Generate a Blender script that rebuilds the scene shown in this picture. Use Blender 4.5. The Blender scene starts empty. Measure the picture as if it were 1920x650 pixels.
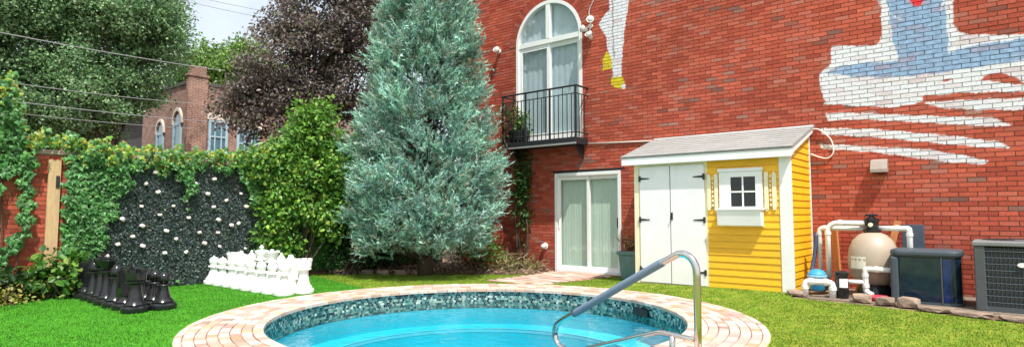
import bpy, math, random
import numpy as np
from mathutils import Vector, Matrix
R = math.radians
random.seed(7); rng = np.random.default_rng(7)
scn = bpy.context.scene
COL = scn.collection

# ------------------------------------------------------------------ camera, sky, sun, exposure
cam = bpy.data.objects.new('camera', bpy.data.cameras.new('camera'))
COL.objects.link(cam); scn.camera = cam
cam.location = (0, 0, 1.23)
cam.rotation_euler = (R(90 + 3.866), 0, R(129.73 - 90))
cam.data.sensor_width = 36; cam.data.lens = 36 * 1115.9 / 1920
cam.data.clip_start = .05; cam.data.clip_end = 2000
SUN = Vector((1.75, -1.05, 3.7)).normalized()
world = bpy.data.worlds.new('World'); scn.world = world; world.use_nodes = True
wn = world.node_tree; wn.nodes.clear()
sky = wn.nodes.new('ShaderNodeTexSky'); sky.sky_type = 'NISHITA'; sky.sun_disc = False
sky.sun_elevation = math.asin(SUN.z); sky.sun_rotation = math.atan2(SUN.x, SUN.y)
sky.dust_density = 2.0; sky.air_density = 1.0; sky.ozone_density = 1.2
tcw = wn.nodes.new('ShaderNodeTexCoord')
cn = wn.nodes.new('ShaderNodeTexNoise'); cn.inputs['Scale'].default_value = 2.2; cn.inputs['Detail'].default_value = 7
cr = wn.nodes.new('ShaderNodeMapRange'); cr.inputs[1].default_value = .38; cr.inputs[2].default_value = .66
cr.inputs[3].default_value = .35; cr.inputs[4].default_value = .92
cm = wn.nodes.new('ShaderNodeMixRGB'); cm.inputs[2].default_value = (9.0, 9.5, 9.8, 1)
bg = wn.nodes.new('ShaderNodeBackground'); bg.inputs['Strength'].default_value = .105
wo = wn.nodes.new('ShaderNodeOutputWorld')
L = wn.links.new
L(tcw.outputs['Generated'], cn.inputs['Vector']); L(cn.outputs['Fac'], cr.inputs[0]); L(cr.outputs[0], cm.inputs[0])
L(sky.outputs[0], cm.inputs[1]); L(cm.outputs[0], bg.inputs['Color']); L(bg.outputs[0], wo.inputs['Surface'])
sl = bpy.data.lights.new('sun', 'SUN'); sl.energy = 4.2; sl.angle = R(.55); sl.color = (1, .955, .88)
so = bpy.data.objects.new('sun', sl); COL.objects.link(so)
so.rotation_euler = SUN.to_track_quat('Z', 'Y').to_euler(); so.location = SUN * 40
scn.view_settings.view_transform = 'Standard'; scn.view_settings.look = 'None'
scn.view_settings.exposure = 0.54; scn.view_settings.gamma = 1
scn.render.engine = 'CYCLES'
scn.cycles.use_denoising = True
scn.cycles.max_bounces = 8; scn.cycles.transparent_max_bounces = 12
scn.cycles.caustics_reflective = False; scn.cycles.caustics_refractive = False

# ------------------------------------------------------------------ materials
def nt(name):
    m = bpy.data.materials.new(name); m.use_nodes = True; t = m.node_tree; t.nodes.clear()
    return m, t
def N(t, typ, **kw):
    n = t.nodes.new(typ)
    for k, v in kw.items():
        if k in n.inputs: n.inputs[k].default_value = v
        else: setattr(n, k, v)
    return n
def pm(name, col=(.5, .5, .5), rough=.6, metal=0, var=.12, scale=8, bump=0, bscale=60, attr=False, spec=.5, coat=0, col2=None, stretch=None, orand=0):
    """principled material; colour = (attribute or constant) varied by object-space noise"""
    m, t = nt(name); l = t.links.new
    out = N(t, 'ShaderNodeOutputMaterial'); b = N(t, 'ShaderNodeBsdfPrincipled', Roughness=rough, Metallic=metal)
    b.inputs['Specular IOR Level'].default_value = spec; b.inputs['Coat Weight'].default_value = coat
    l(b.outputs[0], out.inputs[0])
    geo = N(t, 'ShaderNodeNewGeometry'); vec = geo.outputs['Position']
    if stretch:
        mp = N(t, 'ShaderNodeMapping'); mp.inputs['Scale'].default_value = stretch; l(vec, mp.inputs[0]); vec = mp.outputs[0]
    nz = N(t, 'ShaderNodeTexNoise', Scale=scale, Detail=6.0, Roughness=.6); l(vec, nz.inputs['Vector'])
    if attr:
        a = N(t, 'ShaderNodeVertexColor', layer_name='col'); base = a.outputs[0]
    else:
        rgb = N(t, 'ShaderNodeRGB'); rgb.outputs[0].default_value = (*col, 1); base = rgb.outputs[0]
    if col2:
        mx2 = N(t, 'ShaderNodeMixRGB'); mx2.inputs[2].default_value = (*col2, 1)
        r2 = N(t, 'ShaderNodeMapRange'); r2.inputs[1].default_value = .42; r2.inputs[2].default_value = .62
        l(nz.outputs[0], r2.inputs[0]); l(r2.outputs[0], mx2.inputs[0]); l(base, mx2.inputs[1]); base = mx2.outputs[0]
    mr = N(t, 'ShaderNodeMapRange'); mr.inputs[1].default_value = .25; mr.inputs[2].default_value = .75
    mr.inputs[3].default_value = 1 - var; mr.inputs[4].default_value = 1 + var
    l(nz.outputs[0], mr.inputs[0]); fac = mr.outputs[0]
    if orand:
        oi = N(t, 'ShaderNodeObjectInfo'); m3 = N(t, 'ShaderNodeMapRange'); m3.inputs[3].default_value = 1 - orand; m3.inputs[4].default_value = 1 + orand
        l(oi.outputs['Random'], m3.inputs[0]); mm = N(t, 'ShaderNodeMath', operation='MULTIPLY'); l(fac, mm.inputs[0]); l(m3.outputs[0], mm.inputs[1]); fac = mm.outputs[0]
    vm = N(t, 'ShaderNodeVectorMath', operation='SCALE'); l(base, vm.inputs[0]); l(fac, vm.inputs['Scale'])
    l(vm.outputs[0], b.inputs['Base Color'])
    if bump:
        n2 = N(t, 'ShaderNodeTexNoise', Scale=bscale, Detail=5.0, Roughness=.65); l(vec, n2.inputs['Vector'])
        bp = N(t, 'ShaderNodeBump', Strength=bump, Distance=.02); l(n2.outputs[0], bp.inputs['Height']); l(bp.outputs[0], b.inputs['Normal'])
    return m
def leafm(name, trans=.35, rough=.5, spec=.4):
    m, t = nt(name); l = t.links.new
    out = N(t, 'ShaderNodeOutputMaterial'); a = N(t, 'ShaderNodeVertexColor', layer_name='col')
    b = N(t, 'ShaderNodeBsdfPrincipled', Roughness=rough); b.inputs['Specular IOR Level'].default_value = spec
    tr = N(t, 'ShaderNodeBsdfTranslucent'); mx = N(t, 'ShaderNodeMixShader', Fac=trans)
    l(a.outputs[0], b.inputs['Base Color']); l(a.outputs[0], tr.inputs[0])
    l(b.outputs[0], mx.inputs[1]); l(tr.outputs[0], mx.inputs[2]); l(mx.outputs[0], out.inputs[0])
    return m
def glassm(name, tint=(.9, .95, .95), ior=1.5, rough=.01, bump=0, bscale=3, boost=1.0, coat=0.0):
    m, t = nt(name); l = t.links.new
    out = N(t, 'ShaderNodeOutputMaterial'); tr = N(t, 'ShaderNodeBsdfTransparent'); tr.inputs[0].default_value = (*tint, 1)
    gl = N(t, 'ShaderNodeBsdfGlossy', Roughness=rough); fr = N(t, 'ShaderNodeFresnel', IOR=ior); mx = N(t, 'ShaderNodeMixShader')
    mu = N(t, 'ShaderNodeMath', operation='MULTIPLY'); mu.inputs[1].default_value = boost; mu.use_clamp = True
    if coat:                                                  # a thin sheet refracts alike from both sides
        gb = N(t, 'ShaderNodeNewGeometry'); mi = N(t, 'ShaderNodeMapRange'); mi.inputs[3].default_value = ior; mi.inputs[4].default_value = 1 / ior
        l(gb.outputs['Backfacing'], mi.inputs[0]); l(mi.outputs[0], fr.inputs['IOR'])
    mu.inputs[1].default_value = 1 - coat; ma = N(t, 'ShaderNodeMath', operation='ADD'); ma.inputs[1].default_value = coat; ma.use_clamp = True
    l(fr.outputs[0], mu.inputs[0]); l(mu.outputs[0], ma.inputs[0]); l(ma.outputs[0], mx.inputs[0]); l(tr.outputs[0], mx.inputs[1]); l(gl.outputs[0], mx.inputs[2]); l(mx.outputs[0], out.inputs[0])
    if bump:
        geo = N(t, 'ShaderNodeNewGeometry'); nz = N(t, 'ShaderNodeTexNoise', Scale=bscale, Detail=3.0); l(geo.outputs['Position'], nz.inputs['Vector'])
        bp = N(t, 'ShaderNodeBump', Strength=bump, Distance=.03); l(nz.outputs[0], bp.inputs['Height'])
        l(bp.outputs[0], gl.inputs['Normal']); l(bp.outputs[0], fr.inputs['Normal'])
    return m
M = dict(
    joint=pm('wall_joint', attr=True, rough=.95, var=.25, scale=9, bump=.3, bscale=90, spec=.1),
    brick=pm('brick', attr=True, rough=.85, var=.22, scale=34, bump=.35, bscale=120, spec=.25),
    mortar=pm('mortar', (.30, .165, .125), rough=.95, var=.25, scale=9, bump=.3, bscale=90, spec=.1),
    paver=pm('paver', attr=True, rough=.8, var=.16, scale=40, bump=.3, bscale=90, spec=.3),
    white=pm('white_paint', (.80, .81, .80), rough=.45, var=.07, scale=3, bump=.05, bscale=30),
    vinyl=pm('white_vinyl', (.80, .82, .81), rough=.35, var=.04, scale=4),
    cream=pm('cream_paint', (.80, .74, .52), rough=.5, var=.06, scale=6),
    yellow=pm('yellow_siding', (.84, .46, .012), rough=.5, var=.11, scale=7, bump=.06, bscale=40, orand=.07, stretch=(1, 1, 5)),
    shingle=pm('asphalt_shingle', (.36, .35, .34), rough=.95, var=.18, scale=60, bump=.5, bscale=160, orand=.07, spec=.15),
    black=pm('black_plastic', (.014, .015, .017), rough=.2, var=.25, scale=20, spec=.5),
    iron=pm('black_iron', (.018, .02, .024), rough=.5, var=.3, scale=20, spec=.5),
    chessw=pm('white_plastic', (.86, .86, .85), rough=.35, var=.04, scale=8),
    steel=pm('stainless_steel', (.62, .62, .60), rough=.16, metal=1, var=.06, scale=15),
    sleeve=pm('blue_grey_sleeve', (.16, .22, .30), rough=.75, var=.12, scale=40, bump=.2, bscale=200),
    wood=pm('timber', (.55, .37, .20), rough=.75, var=.2, scale=10, bump=.2, bscale=30, stretch=(6, 6, .7)),
    stake=pm('orange_timber', (.50, .20, .07), rough=.75, var=.25, scale=12, bump=.2, bscale=30, stretch=(6, 6, .7)),
    stone=pm('stone', (.27, .20, .15), rough=.9, var=.35, scale=7, bump=.6, bscale=25, orand=.25),
    cap=pm('cap_stone', (.40, .31, .27), rough=.9, var=.2, scale=9, bump=.4, bscale=40),
    bark=pm('bark', (.09, .065, .045), rough=.95, var=.4, scale=14, bump=.9, bscale=30, stretch=(3, 3, .6)),
    soil=pm('soil', (.17, .115, .075), rough=1, var=.4, scale=6, bump=.9, bscale=40, col2=(.30, .22, .15), spec=.1),
    lawn=pm('lawn', (.17, .25, .02), rough=.95, var=.3, scale=5, bump=.5, bscale=120, spec=.1, col2=(.23, .26, .035)),
    turf=pm('turf', (.06, .25, .015), rough=.95, var=.22, scale=4, bump=.5, bscale=120, spec=.1),
    grass=leafm('grass_blade', .3, .6, .25), leaf=leafm('leaf', .35, .42, .45), needle=leafm('needle', .15, .7, .25), hedge=leafm('plastic_leaf', .1, .5, .4),
    board=pm('dark_board', (.02, .03, .03), rough=.9, var=.3, scale=20),
    hold=pm('hold', (.80, .70, .66), rough=.6, var=.12, scale=25, bump=.2, bscale=40),
    plaster=pm('pool_plaster', (.012, .58, .72), rough=.8, var=.05, scale=2.5),
    shelf=pm('pool_step_edge', (.16, .72, .84), rough=.8, var=.05, scale=6),
    grout=pm('grout', (.30, .40, .40), rough=.9, var=.1),
    tile=pm('mosaic_tile', attr=True, rough=.15, var=.08, scale=20),
    water=glassm('water', (.84, .97, .99), 1.33, .02, .5, 5.5),
    pane=glassm('window_glass', (.97, 1, .98), 1.45, .01, .02, 1.5, 1.0, .08),
    paneup=glassm('upper_window_glass', (.96, .99, 1), 1.5, .01, .05, 1.0, 1.0, .18),
    panebg=pm('far_glass', (.10, .19, .24), rough=.06, var=.3, scale=1.5, spec=1),
    paneshed=pm('shed_glass', (.012, .016, .016), rough=.05, var=.3, scale=4, spec=.7),
    room=pm('room_paint', (.66, .70, .62), rough=.9, var=.05, scale=2),
    added_drape=pm('added_drape', (.56, .70, .62), rough=.9, var=.08, scale=3, stretch=(8, 8, .3)),  # pale tone of the added sheet behind the sliding door
    teal=pm('teal_planter', (.10, .20, .21), rough=.5, var=.1, scale=8),
    pvc=pm('pvc', (.80, .80, .76), rough=.35, var=.08, scale=14),
    tank=pm('beige_tank', (.42, .34, .26), rough=.42, var=.07, scale=6),
    label=pm('label', (.80, .77, .62), rough=.6, var=.1, scale=30),
    heater=pm('heater_case', (.055, .075, .095), rough=.5, var=.1, scale=8),
    heatpanel=pm('heater_panel', (.008, .02, .045), rough=.08, var=.5, scale=7, col2=(.01, .025, .035), spec=.6),
    acgrey=pm('ac_grey', (.07, .08, .085), rough=.55, metal=0, var=.1, scale=10),
    actop=pm('ac_top', (.20, .215, .22), rough=.5, var=.1, scale=10),
    acfin=pm('ac_fins', (.035, .04, .04), rough=.7, var=.2, scale=30, stretch=(20, 20, 1)),
    bluecloth=pm('blue_pump', (.03, .28, .48), rough=.5, var=.2, scale=20),
    red=pm('red_plastic', (.55, .05, .09), rough=.4, var=.1),
    conduit=pm('conduit', (.60, .52, .47), rough=.5, var=.1),
    galv=pm('galvanised', (.42, .41, .40), rough=.45, metal=.4, var=.15, scale=12),
    lamp=pm('lamp_shell', (.72, .72, .70), rough=.4, var=.08),
    lens=pm('lamp_lens', (.50, .52, .52), rough=.1, var=.05, spec=.8),
    dark=pm('dark_void', (.01, .01, .011), rough=.6, var=.1),
    farbrick=None, fartrim=pm('far_trim', (.62, .55, .47), rough=.8, var=.1), farblue=pm('far_blue_frame', (.36, .50, .58), rough=.6, var=.1),
    fardark=pm('far_dark_wall', (.07, .06, .06), rough=.9, var=.3, scale=3), roofd=pm('far_roof', (.09, .08, .075), rough=.9, var=.2),
    wire=pm('wire', (.30, .31, .32), rough=.5, var=.05), rail=pm('wire_dark', (.05, .05, .05), rough=.6, var=.05),
    bldg=pm('building_side', (.26, .09, .06), rough=.9, var=.2, scale=20, bump=.2, bscale=50), flatroof=pm('flat_roof', (.12, .12, .12), rough=.95, var=.2),
)
def farbrick():
    m, t = nt('far_brick'); l = t.links.new
    out = N(t, 'ShaderNodeOutputMaterial'); b = N(t, 'ShaderNodeBsdfPrincipled', Roughness=.9); l(b.outputs[0], out.inputs[0])
    geo = N(t, 'ShaderNodeNewGeometry'); sx = N(t, 'ShaderNodeSeparateXYZ'); l(geo.outputs['Position'], sx.inputs[0])
    ad = N(t, 'ShaderNodeMath', operation='ADD'); l(sx.outputs[0], ad.inputs[0]); l(sx.outputs[1], ad.inputs[1])
    cx = N(t, 'ShaderNodeCombineXYZ'); l(ad.outputs[0], cx.inputs[0]); l(sx.outputs[2], cx.inputs[1])
    bt = N(t, 'ShaderNodeTexBrick', Scale=1.0); bt.inputs['Brick Width'].default_value = .23; bt.inputs['Row Height'].default_value = .075; bt.inputs['Mortar Size'].default_value = .012
    bt.inputs['Color1'].default_value = (.30, .145, .105, 1); bt.inputs['Color2'].default_value = (.20, .085, .065, 1); bt.inputs['Mortar'].default_value = (.38, .29, .24, 1)
    l(cx.outputs[0], bt.inputs['Vector'])
    nz = N(t, 'ShaderNodeTexNoise', Scale=2.5, Detail=6.0); l(geo.outputs['Position'], nz.inputs['Vector'])
    mr = N(t, 'ShaderNodeMapRange'); mr.inputs[1].default_value = .3; mr.inputs[2].default_value = .7; mr.inputs[3].default_value = .7; mr.inputs[4].default_value = 1.25
    l(nz.outputs[0], mr.inputs[0]); vm = N(t, 'ShaderNodeVectorMath', operation='SCALE'); l(bt.outputs[0], vm.inputs[0]); l(mr.outputs[0], vm.inputs['Scale'])
    l(vm.outputs[0], b.inputs['Base Color']); return m
M['farbrick'] = farbrick()

# ------------------------------------------------------------------ mesh helpers
class MB:
    def __init__(s): s.v = []; s.f = []; s.c = None
    def add(s, v, f):
        o = len(s.v); s.v += [tuple(p) for p in v]; s.f += [tuple(i + o for i in q) for q in f]; return s
    def box(s, x0, x1, y0, y1, z0, z1, mat=None):
        v = [(x0, y0, z0), (x1, y0, z0), (x1, y1, z0), (x0, y1, z0), (x0, y0, z1), (x1, y0, z1), (x1, y1, z1), (x0, y1, z1)]
        if mat is not None: v = [mat @ Vector(p) for p in v]
        return s.add(v, [(0, 3, 2, 1), (4, 5, 6, 7), (0, 1, 5, 4), (1, 2, 6, 5), (2, 3, 7, 6), (3, 0, 4, 7)])
    def prism(s, poly, a, b, axis=1):
        """poly in the two other axes, extruded from a to b along axis"""
        def P(p, t):
            q = list(p); q.insert(axis, t); return tuple(q)
        n = len(poly); v = [P(p, a) for p in poly] + [P(p, b) for p in poly]
        return s.add(v, [tuple(range(n))[::-1], tuple(range(n, 2 * n))] + [(i, (i + 1) % n, n + (i + 1) % n, n + i) for i in range(n)])
    def lathe(s, prof, c=(0, 0, 0), seg=20, cap=True, top=None, axis=None):
        v = []; f = []; n = len(prof)
        for (r, z) in prof:
            for k in range(seg):
                a = 2 * math.pi * k / seg; p = Vector((r * math.cos(a), r * math.sin(a), z))
                if axis is not None: p = axis @ p
                v.append((c[0] + p.x, c[1] + p.y, c[2] + p.z))
        for i in range(n - 1):
            for k in range(seg):
                k2 = (k + 1) % seg; f.append((i * seg + k, i * seg + k2, (i + 1) * seg + k2, (i + 1) * seg + k))
        if cap: f.append(tuple(range(seg))[::-1]); f.append(tuple((n - 1) * seg + k for k in range(seg)))
        return s.add(v, f)
    def tube(s, pts, r, seg=10, cap=True):
        pts = [Vector(p) for p in pts]; n = len(pts); rr = r if isinstance(r, (list, tuple)) else [r] * n
        v = []; f = []; up = None
        for i, p in enumerate(pts):
            t = (pts[min(i + 1, n - 1)] - pts[max(i - 1, 0)]).normalized()
            if up is None:
                up = Vector((0, 0, 1)) if abs(t.z) < .9 else Vector((1, 0, 0))
            a = t.cross(up)
            if a.length < 1e-4: a = t.cross(Vector((0, 1, 0)))
            a.normalize(); b = a.cross(t).normalized(); up = b
            for k in range(seg):
                q = 2 * math.pi * k / seg; w = p + (a * math.cos(q) + b * math.sin(q)) * rr[i]; v.append(tuple(w))
        for i in range(n - 1):
            for k in range(seg):
                k2 = (k + 1) % seg; f.append((i * seg + k, (i + 1) * seg + k, (i + 1) * seg + k2, i * seg + k2))
        if cap: f.append(tuple(range(seg))); f.append(tuple((n - 1) * seg + k for k in range(seg))[::-1])
        return s.add(v, f)
def smooth_path(pts, n=6):
    """Catmull-Rom through the points"""
    P = [Vector(p) for p in pts]; P = [P[0] * 2 - P[1]] + P + [P[-1] * 2 - P[-2]]; out = []
    for i in range(1, len(P) - 2):
        for k in range(n):
            t = k / n; a, b, c, d = P[i - 1:i + 3]
            out.append(.5 * ((2 * b) + (c - a) * t + (2 * a - 5 * b + 4 * c - d) * t * t + (3 * b - a - 3 * c + d) * t ** 3))
    return out + [P[-2]]
WORLD = {}
def wloc(o): return WORLD.get(o.name, Vector((0, 0, 0))) if o else Vector((0, 0, 0))
def tag(o, label=None, cat=None, group=None, kind=None):
    if label: o['label'] = label
    if cat: o['category'] = cat
    if group: o['group'] = group
    if kind: o['kind'] = kind
    return o
def thing(name, loc, label, cat, group=None):
    o = bpy.data.objects.new(name, None); COL.objects.link(o); o.location = loc; o.empty_display_size = .2
    WORLD[o.name] = Vector(loc); return tag(o, label, cat, group)
def part(name, loc, parent):
    """an Empty that is a part and holds sub-parts"""
    o = bpy.data.objects.new(name, None); COL.objects.link(o); o.parent = parent
    o.location = Vector(loc) - wloc(parent); WORLD[o.name] = Vector(loc); return o
def link(name, me, parent=None, origin=None):
    o = bpy.data.objects.new(name, me); COL.objects.link(o)
    O = Vector(origin) if origin is not None else wloc(parent)
    if parent: o.parent = parent
    o.location = O - wloc(parent); WORLD[o.name] = O; return o
def mesh(name, v, f, mat, cols=None, smooth=False, uv=None):
    me = bpy.data.meshes.new(name)
    me.from_pydata(v.tolist() if isinstance(v, np.ndarray) else v, [], f.tolist() if isinstance(f, np.ndarray) else f)
    if cols is not None:
        a = me.color_attributes.new('col', 'FLOAT_COLOR', 'POINT')
        c = np.ones((len(v), 4), np.float32); c[:, :3] = cols; a.data.foreach_set('color', c.ravel())
    if smooth: me.polygons.foreach_set('use_smooth', [True] * len(me.polygons))
    me.materials.append(mat); me.update(); return me
def obj(name, mb, mat, parent=None, origin=None, smooth=False, bevel=0, cols=None, auto=False):
    v = np.array(mb.v, float)
    O = np.array(origin if origin is not None else (wloc(parent) if parent else ((v[:, 0].min() + v[:, 0].max()) / 2, (v[:, 1].min() + v[:, 1].max()) / 2, v[:, 2].min())), float)
    me = mesh(name, v - O, mb.f, mat if not isinstance(mat, str) else M[mat], cols, smooth)
    o = link(name, me, parent, O)
    if bevel:
        b = o.modifiers.new('bevel', 'BEVEL'); b.width = bevel; b.segments = 2; b.limit_method = 'ANGLE'
    if auto:
        es = o.modifiers.new('es', 'EDGE_SPLIT'); es.split_angle = R(38)
        me.polygons.foreach_set('use_smooth', [True] * len(me.polygons))
    return o
def B(*a): return MB().box(*a)
def inpoly(x, y, poly):
    p = np.asarray(poly); r = np.zeros(np.shape(x), bool); n = len(p); j = n - 1
    for i in range(n):
        c = ((p[i, 1] > y) != (p[j, 1] > y)) & (x < (p[j, 0] - p[i, 0]) * (y - p[i, 1]) / (p[j, 1] - p[i, 1] + 1e-12) + p[i, 0]); r ^= c; j = i
    return r
def ss(a, b, x):
    t = np.clip((np.asarray(x, float) - a) / (b - a), 0, 1); return t * t * (3 - 2 * t)
PC = np.array([-5.01, 5.41]); RI, RO = 2.47, 3.26           # pool centre, inner and outer radius of the coping
def H(x, y):
    """height of the ground: level round the pool, rising a little to the shed and the machines"""
    d = np.hypot(np.asarray(x) - PC[0], np.asarray(y) - PC[1])
    return .085 * ss(3.35, 4.3, d) * ss(-5.9, -4.6, x) * ss(4.5, 7.5, y)
SHAPES = {
    'ivy': (np.array([(0, 0, 0), (.42, -.08, -.06), (.50, .30, -.08), (.24, .42, 0), (0, 1, -.10), (-.24, .42, 0), (-.50, .30, -.08), (-.42, -.08, -.06), (0, .3, .08)]), [(8, 0, 1), (8, 1, 2), (8, 2, 3), (8, 3, 4), (8, 4, 5), (8, 5, 6), (8, 6, 7), (8, 7, 0)]),
    'oval': (np.array([(0, 0, 0), (.30, .35, .06), (.22, .75, .02), (0, 1, -.08), (-.22, .75, .02), (-.30, .35, .06)]), [(0, 1, 2, 3), (0, 3, 4, 5)]),
    'diamond': (np.array([(0, 0, 0), (.36, .5, .05), (0, 1, -.05), (-.36, .5, .05)]), [(0, 1, 2), (0, 2, 3)]),
    'blade': (np.array([(-.5, 0, 0), (.5, 0, 0), (0, 1, 0)]), [(0, 1, 2)]),
    'strap': (np.array([(-.09, 0, 0), (.09, 0, 0), (.07, .6, .03), (0, 1, -.06), (-.07, .6, .03)]), [(0, 1, 2, 3, 4)]),
}
def unit(a): return a / np.maximum(np.linalg.norm(a, axis=-1, keepdims=True), 1e-9)
def leaves(P, U, Nn, size, shape, colr, wid=None):
    """many leaf faces: base P, tip direction U, facing Nn, per-leaf size and colour -> v, f, c"""
    S, F = SHAPES[shape]; n = len(P); U = unit(U); Rt = unit(np.cross(U, Nn)); W_ = np.cross(Rt, U)
    size = np.broadcast_to(np.asarray(size, float), (n,)); wd = size if wid is None else np.broadcast_to(np.asarray(wid, float), (n,))
    v = P[:, None] + S[None, :, 0, None] * (Rt * wd[:, None])[:, None] + S[None, :, 1, None] * (U * size[:, None])[:, None] + S[None, :, 2, None] * (W_ * size[:, None])[:, None]
    k = len(S); fl = {len(f) for f in F}
    idx = (np.arange(n) * k)[:, None]
    if len(fl) == 1:
        f = (idx[:, :, None] + np.array(F)[None]).reshape(-1, len(F[0]))
    else:
        f = [tuple(i * k + q for q in fc) for i in range(n) for fc in F]
    c = np.repeat(colr[:, None], k, 1).reshape(-1, 3)
    return v.reshape(-1, 3), f, c
def rdir(n):
    return unit(rng.normal(size=(n, 3)))
def palette(n, cols, jit=.15):
    c = np.array(cols)[rng.integers(0, len(cols), n)]
    return np.clip(c * (1 + rng.normal(size=(n, 1)) * jit) * (1 + rng.normal(size=(n, 3)) * jit * .35), .003, 1)

# ------------------------------------------------------------------ ground, lawns, bed
def polar_sheet(name, mat, R0, Rfun, t0, t1, nt_, nr, dz, power=1.0, parent=None):
    th = np.linspace(t0, t1, nt_ + 1); v = []
    for a in th:
        r1 = Rfun(a)
        for k in range(nr + 1):
            r = R0 + (r1 - R0) * (k / nr) ** power
            x = PC[0] + r * math.cos(a); y = PC[1] + r * math.sin(a); v.append((x, y, float(H(x, y)) + dz))
    f = [(i * (nr + 1) + k, i * (nr + 1) + k + 1, (i + 1) * (nr + 1) + k + 1, (i + 1) * (nr + 1) + k) for i in range(nt_) for k in range(nr)]
    o = link(name, mesh(name, v, f, M[mat], smooth=True)); o['kind'] = 'structure'; return o
BOUND = np.array([(-11, 7.0), (-9.8, 7.75), (-8.6, 8.75), (-7.5, 9.62), (-6.9, 10.45), (-5.05, 10.45), (-5.0, 9.34), (-2.42, 9.34), (-2.36, 8.85), (-1.6, 8.72), (-.9, 8.55), (-.3, 8.36), (.6, 8.2), (4, 7.7), (5, -3), (-3, -6), (-11, -4), (-11, 1.7)])
def ray_bound(a):
    d = np.array([math.cos(a), math.sin(a)]); best = 99
    for i in range(len(BOUND)):
        p, q = BOUND[i], BOUND[(i + 1) % len(BOUND)]; e = q - p; den = d[0] * e[1] - d[1] * e[0]
        if abs(den) < 1e-9: continue
        w = p - PC; t = (w[0] * e[1] - w[1] * e[0]) / den; s = (w[0] * d[1] - w[1] * d[0]) / den
        if t > 0 and -1e-6 <= s <= 1 + 1e-6: best = min(best, t)
    return best
polar_sheet('ground', 'soil', 3.2, lambda a: 600, 0, 2 * math.pi, 180, 60, -.022, 4)
TSPLIT = R(167.5)
polar_sheet('lawn', 'lawn', 3.22, ray_bound, R(-90), TSPLIT, 260, 26, -.004)
polar_sheet('artificial_turf', 'turf', 3.22, ray_bound, TSPLIT, R(270), 110, 26, -.002)
def visible(x, y, z=0, m=.06):
    """is the ground point inside the photograph's field"""
    dx, dy = x * .769 + y * .639, -x * .639 + y * .769
    return (dy > 1.5) & (np.abs(dx / np.maximum(dy, .1)) < .86 + m) & ((1.23 - z) / np.maximum(dy, .1) < .30)
def grass(name, n, hgt, cols, cond, label, cat):
    x = rng.uniform(-11, 3, n); y = rng.uniform(0, 10.4, n)
    a = np.arctan2(y - PC[1], x - PC[0]); d = np.hypot(x - PC[0], y - PC[1])
    k = (d > RO + .01) & visible(x, y) & cond(x, y, a) & inpoly(x, y, BOUND); x, y = x[k], y[k]; n = len(x)
    P = np.c_[x, y, H(x, y) - .006]; U = np.c_[rng.normal(0, .45, n), rng.normal(0, .45, n), np.ones(n)]
    v, f, c = leaves(P, U, np.c_[rng.normal(size=(n, 2)), np.full(n, .1)], hgt * rng.uniform(.6, 1.25, n), 'blade', palette(n, cols, .2) * (1 + .20 * np.sin(x * 2.3 + 1.7 * np.sin(y * 1.9)) * np.sin(y * 2.7 + np.sin(x * 3.1)) + .12 * np.sin(x * 9 + 2 * np.sin(y * 7)))[:, None] * np.where(rng.random(n) < .03, 1.6, 1)[:, None], rng.uniform(.008, .014, n))
    tag(link(name, mesh(name, v, f, M['grass'], c)), label, cat, kind='stuff')
isturf = lambda x, y, a: (a > TSPLIT) | (a < R(-90))
grass('lawn_grass', 420000, .019, [(.165, .30, .025), (.205, .335, .04), (.125, .25, .025), (.26, .32, .06)], lambda x, y, a: ~isturf(x, y, a), 'yellowish green mown grass between the pool and the building', 'grass')
grass('turf_pile', 330000, .024, [(.085, .29, .028), (.11, .34, .04), (.06, .215, .02)], isturf, 'bright green artificial turf around the chess pieces', 'turf')
# planting bed in the corner, thin sheet over the soil
bedv = [(-11.0, 7.03), (-9.8, 7.78), (-8.6, 8.78), (-7.48, 9.66), (-7.55, 10.54), (-11.0, 10.54)]
bed = link('planting_bed', mesh('planting_bed', [(x, y, .006) for x, y in bedv], [tuple(range(6))[::-1]], M['soil'])); bed['kind'] = 'structure'
n = 5200; x = rng.uniform(-11, -7.4, n); y = rng.uniform(7, 10.5, n); k = inpoly(x, y, bedv); x, y = x[k], y[k]; n = len(x)
U = rdir(n); U[:, 2] *= .35
v, f, c = leaves(np.c_[x, y, .012 + rng.uniform(0, .05, n)], U, np.c_[rng.normal(0, .4, (n, 2)), np.ones(n)], rng.uniform(.04, .1, n), 'oval', palette(n, [(.34, .25, .16), (.24, .17, .11), (.44, .35, .24), (.16, .11, .08)], .25))
tag(link('leaf_litter', mesh('leaf_litter', v, f, M['leaf'], c)), 'dry brown leaf litter under the blue conifer', 'leaf litter', kind='stuff')

# ------------------------------------------------------------------ pool
pool = thing('swimming_pool', (PC[0], PC[1], -.6), 'round swimming pool with brick coping and mosaic waterline', 'pool')
def ring(mb, r0, z0, r1, z1, seg=128):
    v = []; f = []
    for k in range(seg):
        a = 2 * math.pi * k / seg; ca, sa = math.cos(a), math.sin(a)
        v += [(PC[0] + r0 * ca, PC[1] + r0 * sa, z0), (PC[0] + r1 * ca, PC[1] + r1 * sa, z1)]
    for k in range(seg):
        k2 = (k + 1) % seg; f.append((2 * k, 2 * k2, 2 * k2 + 1, 2 * k + 1))
    mb.add(v, f); return mb
WZ = -.185                                                    # water level
sh = MB(); ring(sh, RI - .01, -.30, RI - .01, -.55); ring(sh, RI - .01, -.55, RI - .42, -.55); ring(sh, RI - .42, -.55, RI - .42, -1.25); ring(sh, RI - .42, -1.25, .01, -1.3)
obj('shell', sh, 'plaster', pool)
e = MB(); ring(e, RI - .40, -.546, RI - .43, -.546); ring(e, RI - .424, -.546, RI - .424, -.60); obj('bench_edge', e, 'shelf', pool)
g = MB(); ring(g, RI + .004, -.03, RI + .004, -.32); obj('grout_band', g, 'grout', pool)
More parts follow.
